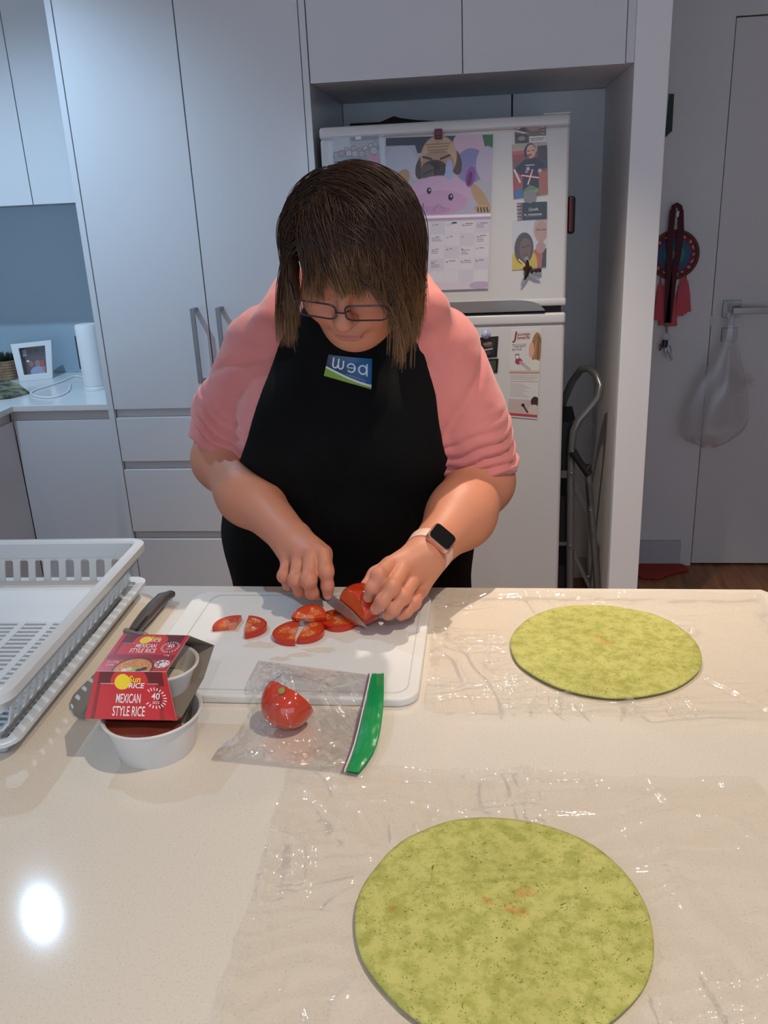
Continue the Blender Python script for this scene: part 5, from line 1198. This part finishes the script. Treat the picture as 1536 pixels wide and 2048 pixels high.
he((0, .088, -.058), (.026, .012, .012), .010); he((0, .0985, -.0605), (.0225, .0060, .0050), .004); he((0, .0960, -.0725), (.0190, .0062, .0052), .004); he((0, .108, -.0668), (.030, .012, .0011), .0015, 's')
head.cone(hp3(0, -.03, -.04), NB+V(0, .015, -.03), .058, .062, .03)
Ph, Fh_ = head.mesh(); Ph = relax(Ph, Fh_, 1, .4)
loc = (Ph-HC)@HM/HS
base = np.array(rgb(208, 138, 108)); lip = np.array(rgb(178, 104, 96)); cheek = np.array(rgb(208, 128, 110))
Th = np.tile(base, (len(Ph), 1))
wl = np.exp(-((loc[:, 0]/.022)**4+((loc[:, 2]+.0665)/.0095)**4))*(loc[:, 1] > .08); Th = Th*(1-.8*wl[:, None])+lip*.8*wl[:, None]
wc = np.maximum(np.exp(-(((loc[:, 0]-.04)/.022)**2+((loc[:, 2]+.03)/.022)**2)), np.exp(-(((loc[:, 0]+.04)/.022)**2+((loc[:, 2]+.03)/.022)**2)))*(loc[:, 1] > .03); wc = np.maximum(wc, .7*np.exp(-((loc[:, 0]/.012)**2+((loc[:, 2]+.030)/.012)**2))*(loc[:, 1] > .09))
Th = Th*(1-.55*wc[:, None])+cheek*.55*wc[:, None]
wb = np.zeros(len(Ph))
for sx in (-1, 1): wb = np.maximum(wb, np.exp(-(((loc[:, 0]-sx*.031)/.019)**4+((loc[:, 2]-.024)/.0045)**2))*(loc[:, 1] > .06))
Th = Th*(1-.6*wb[:, None])+np.array(rgb(110, 78, 56))*.6*wb[:, None]

# --- forearms and hands
def taper(a, b, n): return [a+(b-a)*t for t in np.linspace(0, 1, n)]
HT = 1.0
def hand(lo, hi, E_, W_, mcps, fingers, thumb, fr, wrist_r, arm_pts):
    f = Field(lo, hi, .0021); f.chain(*arm_pts, k=.05)
    kn_c = sum(mcps)/len(mcps)
    for i, m in enumerate(mcps): f.cone(W_+(m-kn_c)*.45, m, wrist_r*.62, .0115, .013)
    f.cone(W_, kn_c, wrist_r*.72, .0125, .012)
    f.chain(thumb[0], thumb[1], .010)
    for pts, rad in fingers:
        g = f.like(); g.chain(pts, rad, .006); g.ell(pts[1], rad[1]*1.07, .005); f.join(g, .0028)
    return f
# right hand round the knife handle, index finger along the spine
r_m = [at(645, 1101, 1.168), at(622, 1106, 1.166), at(598, 1114, 1.172), at(575, 1122, 1.184)]
r_f = [([r_m[0], at(652, 1143, 1.142), at(655, 1172, 1.140), at(656, 1190, 1.142)], [.0115, .0105, .0092, .0080]),
       ([r_m[1], at(617, 1160, 1.128), at(624, 1186, 1.138), at(638, 1190, 1.160)], [.0115, .0110, .0096, .0082]),
       ([r_m[2], at(591, 1160, 1.138), at(600, 1182, 1.150), at(617, 1182, 1.174)], [.0110, .0105, .0092, .0080]),
       ([r_m[3], at(568, 1152, 1.158), at(577, 1170, 1.170), at(594, 1170, 1.190)], [.0100, .0092, .0082, .0072])]
r_t = ([WR*.6+r_m[0]*.4+V(.006, .010, -.010), at(645, 1108, 1.205), at(651, 1142, 1.188), at(652, 1172, 1.168)], [.017, .0135, .0115, .0095])
m1 = ER*.55+WR*.45+V(-.006, .003, -.004)
hr = hand((-.58, 1.06, .90), (-.17, 1.54, 1.16), ER, WR, r_m, r_f, r_t, None, .029, ([SR*.25+ER*.75, ER, m1, WR], [.052, .047, .045, .0300]))
hr.cut(SR*.2+ER*.8, unit(SR-ER))
l_m = [at(781, 1128, 1.152), at(806, 1138, 1.150), at(829, 1158, 1.158), at(843, 1180, 1.168)]
l_f = [([l_m[0], at(758, 1152, 1.108), at(744, 1176, 1.098), at(737, 1194, 1.102)], [.0118, .0108, .0096, .0082]),
       ([l_m[1], at(783, 1176, 1.098), at(764, 1202, 1.084), at(752, 1218, 1.086)], [.0118, .0110, .0098, .0084]),
       ([l_m[2], at(806, 1194, 1.106), at(787, 1218, 1.090), at(775, 1230, 1.093)], [.0112, .0104, .0093, .0080]),
       ([l_m[3], at(828, 1206, 1.124), at(812, 1224, 1.110), at(801, 1232, 1.108)], [.0100, .0092, .0082, .0072])]
l_t = ([WL*.6+l_m[0]*.4+V(-.004, .012, -.010), at(782, 1132, 1.185), at(752, 1150, 1.172), at(732, 1172, 1.152)], [.017, .0135, .0115, .0095])
m2 = EL*.55+WL*.45+V(.006, .003, -.004)
hl_ = hand((-.21, 1.03, .90), (.11, 1.54, 1.14), EL, WL, l_m, l_f, l_t, None, .0305, ([SL*.25+EL*.75, EL, m2, WL], [.054, .049, .047, .0315]))
hl_.cut(SL*.2+EL*.8, unit(SL-EL))
parts_ = [(Ph, Fh_, Th)]
for f, fing, mc in ((hr, r_f, r_m), (hl_, l_f, l_m)):
    P, F = f.mesh(); P = relax(P, F, 1, .4); T = np.tile(np.array(rgb(205, 137, 108)), (len(P), 1))
    red = np.zeros(len(P)); nail = np.zeros(len(P))
    for pts, rad in fing:
        for q, rr in ((pts[0], .013), (pts[1], .011), (pts[2], .008)): red = np.maximum(red, np.exp(-((P-q)**2).sum(1)/(rr*1.25)**2))
        tipd = unit(pts[3]-pts[2]); back = np.cross(tipd, np.cross(unit(CAM-pts[3])*.5+V(0, 0, 1), tipd)); back = unit(back)
        q = pts[3]+back*rad[3]+tipd*rad[3]*.35; d = P-q; nail = np.maximum(nail, ((np.abs(d@tipd) < .0058) & (np.abs(d@np.cross(tipd, back)) < .0048) & (np.abs(d@back) < .005)).astype(float))
    blot = .5+.5*n3(P, 45, 3); T = T*(1-.35*red[:, None])+np.array(rgb(196, 112, 96))*.35*red[:, None]
    T = T*(1-.22*np.clip(blot, 0, 1)[:, None])+np.array(rgb(188, 120, 98))*.22*np.clip(blot, 0, 1)[:, None]
    T = T*(1-.55*nail[:, None])+np.array(rgb(226, 168, 152))*.55*nail[:, None]; parts_.append((P, F, T))
tf = Field((-.56, 1.30, .70), (.08, 1.78, 1.44), .0075); torso(tf, -.016); arm_r(tf, -.014); arm_l(tf, -.014)
P, F = tf.mesh(); parts_.append((P, F, np.tile(base, (len(P), 1))))
off = 0; PP, FF_, TT = [], [], []
for P, F, T in parts_: PP.append(P); FF_.append(F+off); TT.append(T); off += len(P)
raw_mesh('body', np.vstack(PP), np.vstack(FF_), M_skin, person, cols=np.vstack(TT))

# --- hoodie
hf = Field((-.60, 1.26, .96), (.13, 1.80, 1.46), .0036); torso(hf, 0); hf.cut((0, 0, 1.00), (0, 0, -1))
cutr, cutl = ER+unit(SR-ER)*.022, EL+unit(SL-EL)*.016
for armf, cp_, S0, E0_ in ((arm_r, cutr, SR, ER), (arm_l, cutl, SL, EL)):
    g = hf.like(); armf(g, .004, .02)
    ax_ = unit(E0_-S0); tilt = unit(ax_+(V(.05, -.15, -.05) if E0_ is ER else V(-.30, -.1, .0))); g.cut(cp_, tilt); hf.join(g, .018)
for a, b, ra, rb in (((-.355, 1.42, 1.315), (-.325, 1.50, 1.35), .030, .040), ((-.325, 1.50, 1.35), (-.235, 1.545, 1.36), .040, .045), ((-.235, 1.545, 1.36), (-.135, 1.50, 1.348), .045, .042), ((-.135, 1.50, 1.352), (-.098, 1.43, 1.322), .044, .041)):
    hf.cone(a, b, ra, rb, .018)
P, F = hf.mesh(); P = relax(P, F, 1, .4); N = vnormals(P, F)
disp = .0022*n3(P, 26, 2)+.0011*n3(P, 70, 4)
for S0, E0_, cp_, sg in ((SR, ER, cutr, -1), (SL, EL, cutl, 1)):
    ax_ = unit(E0_-S0); a1 = unit(np.cross(ax_, V(0, 1, 0))); a2 = np.cross(ax_, a1); d = P-cp_
    s_ = -(d@ax_); rr = np.hypot(d@a1, d@a2); th = np.arctan2(d@a2, d@a1); near = (1-smooth01(.085, .12, rr))*smooth01(-.03, -.01, s_)
    w = near*(1-smooth01(.03, .115, s_)); ph = 2.2*np.sin(th*1.0+.6)+1.4*np.sin(2*th+1.9)+3.0*vnoise(th*1.6+5, s_*9, 7)
    sw_ = s_+.016*vnoise(th*1.3+9, s_*16, 3); fold = np.abs(np.sin(sw_*PI/.021+ph))**.7
    disp += w*(-.0105*(1-fold)+.0065)+near*.0035*np.exp(-((s_-.004)/.007)**2)
    # long soft drag folds running from the armpit across the upper arm
    w2 = near*smooth01(.06, .12, s_)*(1-smooth01(.19, .26, s_)); disp += w2*(-.006*np.exp(-((np.sin(th*1.5+s_*26+sg))/.28)**2)+.002)
P = P+N*disp[:, None]
raw_mesh('hoodie', P, F, M_hood, person)

# --- apron: front shell over the torso
ap = Field((-.56, 1.27, .56), (.06, 1.62, 1.42), .0036); torso(ap, .0075); ap.ell((-.266, 1.53, .74), (.236, .158, .26), .05)
mk = [at(x, y, 1.345)[[0, 2]] for x, y in ((612, 600), (590, 640), (549, 690), (524, 780), (500, 870), (476, 925))]+[V(-.70, 1.05), V(-.70, .58), V(.2, .58), V(.2, 1.03)]+[at(x, y, 1.345)[[0, 2]] for x, y in ((903, 965), (886, 915), (868, 800), (846, 720), (833, 680), (790, 640), (770, 600))]
gx, gz = np.meshgrid(ap.ax[0], ap.ax[2], indexing='ij'); ins = np.zeros(gx.shape, bool); dm_ = np.full(gx.shape, 9.)
for i in range(len(mk)):
    a, b = mk[i], mk[(i+1) % len(mk)]; e = b-a; t = np.clip(((gx-a[0])*e[0]+(gz-a[1])*e[1])/(e@e), 0, 1); dm_ = np.minimum(dm_, np.hypot(gx-a[0]-t*e[0], gz-a[1]-t*e[1]))
    ins ^= ((a[1] > gz) != (b[1] > gz)) & (gx < (b[0]-a[0])*(gz-a[1])/(b[1]-a[1]+1e-12)+a[0])
ap.d = np.maximum(ap.d, np.where(ins, -dm_, dm_).astype(np.float32)[:, None, :]); ap.cut((0, 1.535, 0), (0, 1, 0))
P, F = ap.mesh(); P = relax(P, F, 1, .4); N = vnormals(P, F)
P = P+N*(.0016*n3(P, 16, 9)+.003*np.maximum(0, n3(P*np.array([1, 1, .25]), 30, 12)))[:, None]
apron = raw_mesh('apron', P, F, M_apron, person)
from mathutils.bvhtree import BVHTree
bvh = BVHTree.FromPolygons([tuple(p) for p in P], [tuple(map(int, f)) for f in F])
def hit(x, z):
    h = bvh.ray_cast(Vector((x, 1.0, z)), Vector((0, 1, 0)))
    return np.array(h[0]) if h[0] is not None else V(x, 1.345, z)
# badge printed on the bib
cq = [at(x, y, 1.335) for x, y in ((655, 711), (741, 722), (743, 778), (647, 752))]
cv = Canvas(110, 72, (12, 26, 52)); asp = cv.h/cv.w
cv.mask(smooth01(-.2, 1.0, cv.x-.3*cv.y+.15), (18, 92, 150)); cv.poly([(0, 0), (.16, 0), (0, .5)], (14, 14, 16), .0)
yb = .62+.30*np.sin((cv.x)*1.7)*1.02-.02; cv.mask(((cv.y > yb-.05) & (cv.y < yb+.03)).astype(float), (214, 226, 226)); cv.mask((cv.y >= yb+.03).astype(float), (126, 164, 48))
# rounded lettering drawn as strokes: w e a
def arc(cx, cy, rx, ry, a0, a1, w, c, n=18):
    for k in range(n):
        t0, t1 = a0+(a1-a0)*k/n, a0+(a1-a0)*(k+1)/n; cv.line(cx+rx*math.cos(t0), cy+ry*math.sin(t0), cx+rx*math.cos(t1), cy+ry*math.sin(t1), w, c)
Wt = (214, 226, 234); lw = .016
for x0 in (.14, .26): arc(x0+.055, .40, .055, .14, 0, PI, lw, Wt)
for x0, y0 in ((.14, .12), (.26, .14), (.37, .20)): cv.line(x0-.005, y0, x0, .42, lw, Wt)
arc(.545, .42, .085, .16, -2.9, 2.3, lw, Wt); cv.line(.47, .43, .625, .41, lw*.8, Wt)
arc(.80, .42, .085, .15, 0, 2*PI, lw, Wt); cv.line(.89, .22, .895, .60, lw, Wt)
for k in range(8): cv.line(.46+.055*k, .705+.01*k, .485+.055*k, .708+.01*k, .008, (150, 170, 190))
nu, nv = 110, 72; u, v = np.meshgrid(np.linspace(0, 1, nu+1), np.linspace(0, 1, nv+1)); G = np.zeros((nv+1, nu+1, 3))
ii = [0, 1]
for j in range(nv+1):
    for i in range(nu+1):
        p = (cq[0]*(1-u[j, i])+cq[1]*u[j, i])*(1-v[j, i])+(cq[3]*(1-u[j, i])+cq[2]*u[j, i])*v[j, i]; G[j, i] = hit(p[0], p[2])-V(0, .0012, 0)
q = np.stack([G[:-1, :-1], G[1:, :-1], G[1:, 1:], G[:-1, 1:]], 2).reshape(-1, 3)
o = raw_mesh('badge_print', q, np.arange(len(q)).reshape(-1, 4), M_print, apron, smooth=False, cols=np.repeat(lin(cv.a).reshape(-1, 3), 4, 0), attr='print')

# --- trousers and shoes (below the bench)
pf_ = Field((-.56, 1.34, .05), (.03, 1.80, 1.02), .009); pf_.ell((-.268, 1.545, .90), (.232, .158, .16), .04)
for sx in (-1, 1):
    x = -.266+sx*.105; pf_.cone((x, 1.55, .82), (x+sx*.01, 1.56, .46), .118, .078, .04).cone((x+sx*.01, 1.56, .46), (x+sx*.012, 1.58, .08), .078, .060, .03)
P, F = pf_.mesh(); raw_mesh('trousers', P, F, M_pants, person)
for sx in (-1, 1):
    x = -.266+sx*.117; sf = Field((x-.08, 1.36, -.005), (x+.08, 1.72, .16), .006); sf.ell((x, 1.475, .035), (.046, .095, .04), .03).ell((x, 1.59, .045), (.042, .06, .055), .04).cut((0, 0, .001), (0, 0, -1)); P, F = sf.mesh(); raw_mesh('shoe', P, F, M_black, person)

# --- watch
ax_ = unit(WL-EL); wc_ = WL-ax_*.018; nr = unit(V(.50, -.50, .72)); nr = unit(nr-ax_*(nr@ax_)); bn = np.cross(ax_, nr)
M_band = pm('pale_pink_strap', rgb(226, 186, 170), .55); M_gold = pm('rose_gold_case', rgb(220, 170, 150), .3, metal=.8); M_scr = pm('black_watch_glass', rgb(8, 8, 10), .12, coat=.6)
b = MB(); n = 40; vs = []
RB = .0335
for i in range(n):
    t = 2*PI*i/n; d = nr*math.cos(t)+bn*math.sin(t)*1.02
    for w, r_ in ((-.010, RB), (.010, RB-.001), (.010, RB+.0015), (-.010, RB+.0025)): vs.append(wc_+d*r_+ax_*w)
b.add(vs, [(i*4+k, i*4+(k+1) % 4, ((i+1) % n)*4+(k+1) % 4, ((i+1) % n)*4+k) for i in range(n) for k in range(4)])
wb_ = b.build('watch_strap', M_band, person, smooth=True); wb_['label'] = 'pale pink watch strap on the left wrist'
def rsq(c, hw, r, z0, z1, name, mat, par, bev):
    q = []
    for cx, cy, s0 in ((hw-r, hw-r, 0), (r-hw, hw-r, 1), (r-hw, r-hw, 2), (hw-r, r-hw, 3)):
        for k in range(7): t = PI/2*(s0+k/6); q.append((cx+r*math.cos(t), cy+r*math.sin(t)))
    f = lambda x, y, z: c+ax_*x*1.06+bn*y+nr*z
    b = MB(); b.hexa([f(x, y, z0) for x, y in q], [f(x, y, z1) for x, y in q]); return b.build(name, mat, par, smooth=True, bevel=bev)
wf = wc_+nr*(RB-.001)
cs = rsq(wf, .0205, .008, -.001, .0075, 'watch_case', M_gold, wb_, .0015); rsq(wf, .0185, .007, .0072, .0086, 'watch_screen', M_scr, wb_, .0005)

# --- glasses
M_frame = pm('dark_spectacle_frame', rgb(24, 24, 30), .3, coat=.3); M_lens = film('spectacle_lens', (.97, .97, .98), rough=.03, base=.008, edge=.10)
b = MB()
for sx in (-1, 1):
    cx = sx*.0335; q = []
    for ux, uy, s0 in ((.017, .005, 0), (-.017, .005, 1), (-.017, -.008, 2), (.017, -.008, 3)):
        for k in range(5): t = PI/2*(s0+k/4); q.append((cx+ux+.010*math.cos(t), uy+.007*math.sin(t)+.002))
    P_ = [hp3(x, .117-1.6*x*x, u-.002) for x, u in q]; b.tube(P_+[P_[0]], .0013, 6, cap=False)
    lm = MB(); lm.add(P_, [tuple(range(len(P_)))]); (M_lens,)
    if sx == -1: LENS = [lm]
    else: LENS.append(lm)
    b.tube([hp3(sx*.061, .109, .004), hp3(sx*.069, .088, .004), hp3(sx*.077, .07, .003), hp3(sx*.079, .0, .003), hp3(sx*.078, -.015, -.01)], [.0016, .0022, .0020, .0018, .0016], 6)
    b.tube([hp3(sx*.008, .112, -.004), hp3(sx*.010, .106, -.010)], .0016, 6)
b.tube([hp3(-.007, .117, -.002), hp3(0, .119, 0), hp3(.007, .117, -.002)], .0014, 6)
gl_ = b.build('glasses', M_frame, person, smooth=True)
for lm in LENS: lm.build('lens', M_lens, gl_)

# --- hair: dark under-cap and combed strands
M_hair = pm('brown_hair', (1, 1, 1), .34, attr='tint', spec=.55); M_cap = pm('dark_hair_base', rgb(40, 28, 21), .6)
EC, ERD = V(0, .004, .024), V(.088, .084, .081)
capf = Field(HC-.17, HC+.17, .004); capf.ell(hp3(*EC), (ERD-.007)*HS, .01, 'u', HM).ell(hp3(0, .105, -.035), np.array((.074, .075, .085))*HS, .008, 's', HM)
P, F = capf.mesh(); P = relax(P, F, 1, .4); hair = raw_mesh('hair', P, F, M_cap, person)
rs = np.random.RandomState(21); gl = HM.T@V(0, 0, -1)
strands = []
def project(p, k=1.0):
    d = (p-EC)/(ERD*k); r = np.linalg.norm(d)
    return EC+d/r*(ERD*k) if r < 1 else p
def grow(root, flow, length, gw, lift, stiff=.72, step=.011, curl=0.0):
    p = root.copy(); d = unit(flow); pts = [p.copy()]; n = int(length/step)
    for i in range(n):
        nrm = unit((p-EC)/ERD**2); fl_ = flow-nrm*(flow@nrm); t = i/n
        g = gl-nrm*min(0, gl@nrm)*(1 if np.linalg.norm((p-EC)/ERD) < 1.04 else 0)
        d = unit(stiff*d+(1-stiff)*((1-t)*fl_*.9+g*(gw*(.35+1.5*t)))+V(-np.sign(p[0])*curl*t*t, 0, 0)); p = p+d*step
        q = (p-EC)/ERD; r = np.linalg.norm(q)
        if r < lift or (q/ERD/np.linalg.norm(q/ERD))@gl < .20:
            o_ = p; p = EC+q/r*ERD*lift; d = unit(p-pts[-1])
        pts.append(p.copy())
    return np.array(pts)
PX = -.034
guides = []
for i in range(900):
    # roots all over the scalp, denser near the parting
    if rs.rand() < .55:
        f_ = rs.uniform(-.085, .070); x_ = PX+rs.normal(0, .012)
    else: f_ = rs.uniform(-.10, .065); x_ = rs.uniform(-.08, .08)
    q = ((x_-EC[0])/ERD[0])**2+((f_-EC[1])/ERD[1])**2
    if q > .96: continue
    p = V(x_, f_, EC[2]+ERD[2]*math.sqrt(1-q)); lift = 1.0+rs.uniform(0, .065); sgn = 1 if x_ > PX+rs.normal(0, .002) else -1
    fringe = (f_ > .022) and (-.050 < x_ < .045)
    if fringe and rs.rand() < .90:
        sw = V((.30 if x_ > PX else -.12)+(x_-PX)*3+rs.normal(0, .05), 1, -.2); L = rs.uniform(.090, .112)-max(0, (f_-.03))*.55
        guides.append((grow(p, sw, L, .30, lift, .7), 'f'))
    elif sgn > 0:
        sw = V(1, .25+rs.normal(0, .15)+f_*2.0, 0); guides.append((grow(p, sw, rs.uniform(.225, .275)-max(0, x_)*.8, .85, lift, .74, curl=.09), 's'))
    else:
        sw = V(-1, .10+rs.normal(0, .15)+f_*1.5, 0); guides.append((grow(p, sw, rs.uniform(.165, .215)-max(0, -.05-x_)*.8, .85, lift, .74, curl=.03), 's'))
# fringe sweeping from the parting across the forehead
for i in range(170):
    t = rs.rand(); x_ = -.056+.108*t+rs.normal(0, .004); f_ = .050+rs.uniform(-.03, .015)-abs(x_)*.2
    q = ((x_-EC[0])/ERD[0])**2+((f_-EC[1])/ERD[1])**2
    if q > .97: continue
    p = V(x_, f_, EC[2]+ERD[2]*math.sqrt(1-q)); sw = V((.26 if x_ > PX else -.1)+(x_-PX)*3+rs.normal(0, .05), 1, -.3); guides.append((grow(p, sw, rs.uniform(.078, .098), .30, 1.0+rs.uniform(.01, .06), .7), 'f'))
# long front locks framing the face
for sx, n_, L0, L1_ in ((1, 60, .215, .265), (-1, 46, .165, .205)):
    for i in range(n_):
        p = V(sx*rs.uniform(.060, .086), rs.uniform(-.02, .040), rs.uniform(.05, .085)); p = EC+(p-EC)/np.linalg.norm((p-EC)/ERD)
        guides.append((grow(p, V(sx*.5, .3, -.4), rs.uniform(L0, L1_)-.05, .95, 1.03+rs.uniform(0, .06), .72, curl=.06 if sx > 0 else .02), 's'))
PV, PF, PC = [], [], []; vo = 0; NSg = 20
dark, mid, gold, tip = [np.array(rgb(*c)) for c in ((46, 25, 14), (86, 52, 29), (142, 98, 58), (148, 108, 68))]
guides = [g for g in guides if np.abs(g[0][:, 0]).max() < .113]
def comb(g):
    for _ in range(5): g[1:-1] = g[1:-1]*.5+(g[:-2]+g[2:])*.25
    w = HC+(g@HM.T)*HS; zl = np.where(w[:, 0] > -.22, np.where(w[:, 0] > -.135, 1.226+(w[:, 0]+.135)*2.8, 1.226), np.where(w[:, 0] < -.300, 1.272+(-.300-w[:, 0])*2.6, 1.272+np.maximum(0, w[:, 0]+.285)*1.5))+rs.normal(0, .011)
    k = np.argmax(w[:, 2] < zl) if (w[:, 2] < zl).any() else len(g); return g[:max(k, 5)]
guides = [(comb(g), k) for g, k in guides]
for gpts, kind in guides:
    tt = np.linspace(0, len(gpts)-1, NSg); i0 = np.clip(tt.astype(int), 0, len(gpts)-2); fr_ = (tt-i0)[:, None]; gp_ = gpts[i0]*(1-fr_)+gpts[i0+1]*fr_
    for c in range(9 if kind == 's' else 8):
        s_ = np.linspace(0, 1, NSg)[:, None]; o0 = rs.normal(0, .0036, 3); o1 = rs.normal(0, .0016, 3)
        wav = .0013*np.sin(s_*rs.uniform(3, 7)+rs.uniform(0, 6))*rs.normal(0, 1, 3)
        pts = gp_+o0*(1-s_)+o1*s_*1.6+wav; trim = rs.uniform(.86, 1.0); 
        w = HC+(pts@HM.T)*HS; r = (.00065*(1-.75*s_[:, 0]**3))*rs.uniform(.7, 1.25)
        t = np.gradient(w, axis=0); t /= np.linalg.norm(t, axis=1)[:, None]; a = np.cross(t, V(.3, 1, .2)); a /= np.linalg.norm(a, axis=1)[:, None]; b_ = np.cross(t, a)
        ring = [w+r[:, None]*(math.cos(k*2*PI/3)*a+math.sin(k*2*PI/3)*b_) for k in range(3)]
        PV.append(np.stack(ring, 1).reshape(-1, 3)); ix = vo+np.arange(NSg*3).reshape(NSg, 3); nx_ = np.roll(ix, -1, 1)
        PF.append(np.stack([ix[:-1], nx_[:-1], nx_[1:], ix[1:]], 2).reshape(-1, 4)); vo += NSg*3
        mix = rs.rand(); c0 = dark*(1-.5*mix)+mid*.5*mix; hi_ = gold if rs.rand() < .16 else mid; sm_ = smooth01(.45 if kind == 'f' else .34, 1.05, s_)
        col = c0*(1-sm_)+(hi_*(1-sm_*.6)+tip*.6*sm_)*sm_
        PC.append(np.repeat(col*rs.uniform(.75, 1.2), 3, 0))
o = raw_mesh('hair_strands', np.vstack(PV), np.vstack(PF), M_hair, hair, cols=np.vstack(PC)); o['kind'] = 'stuff'
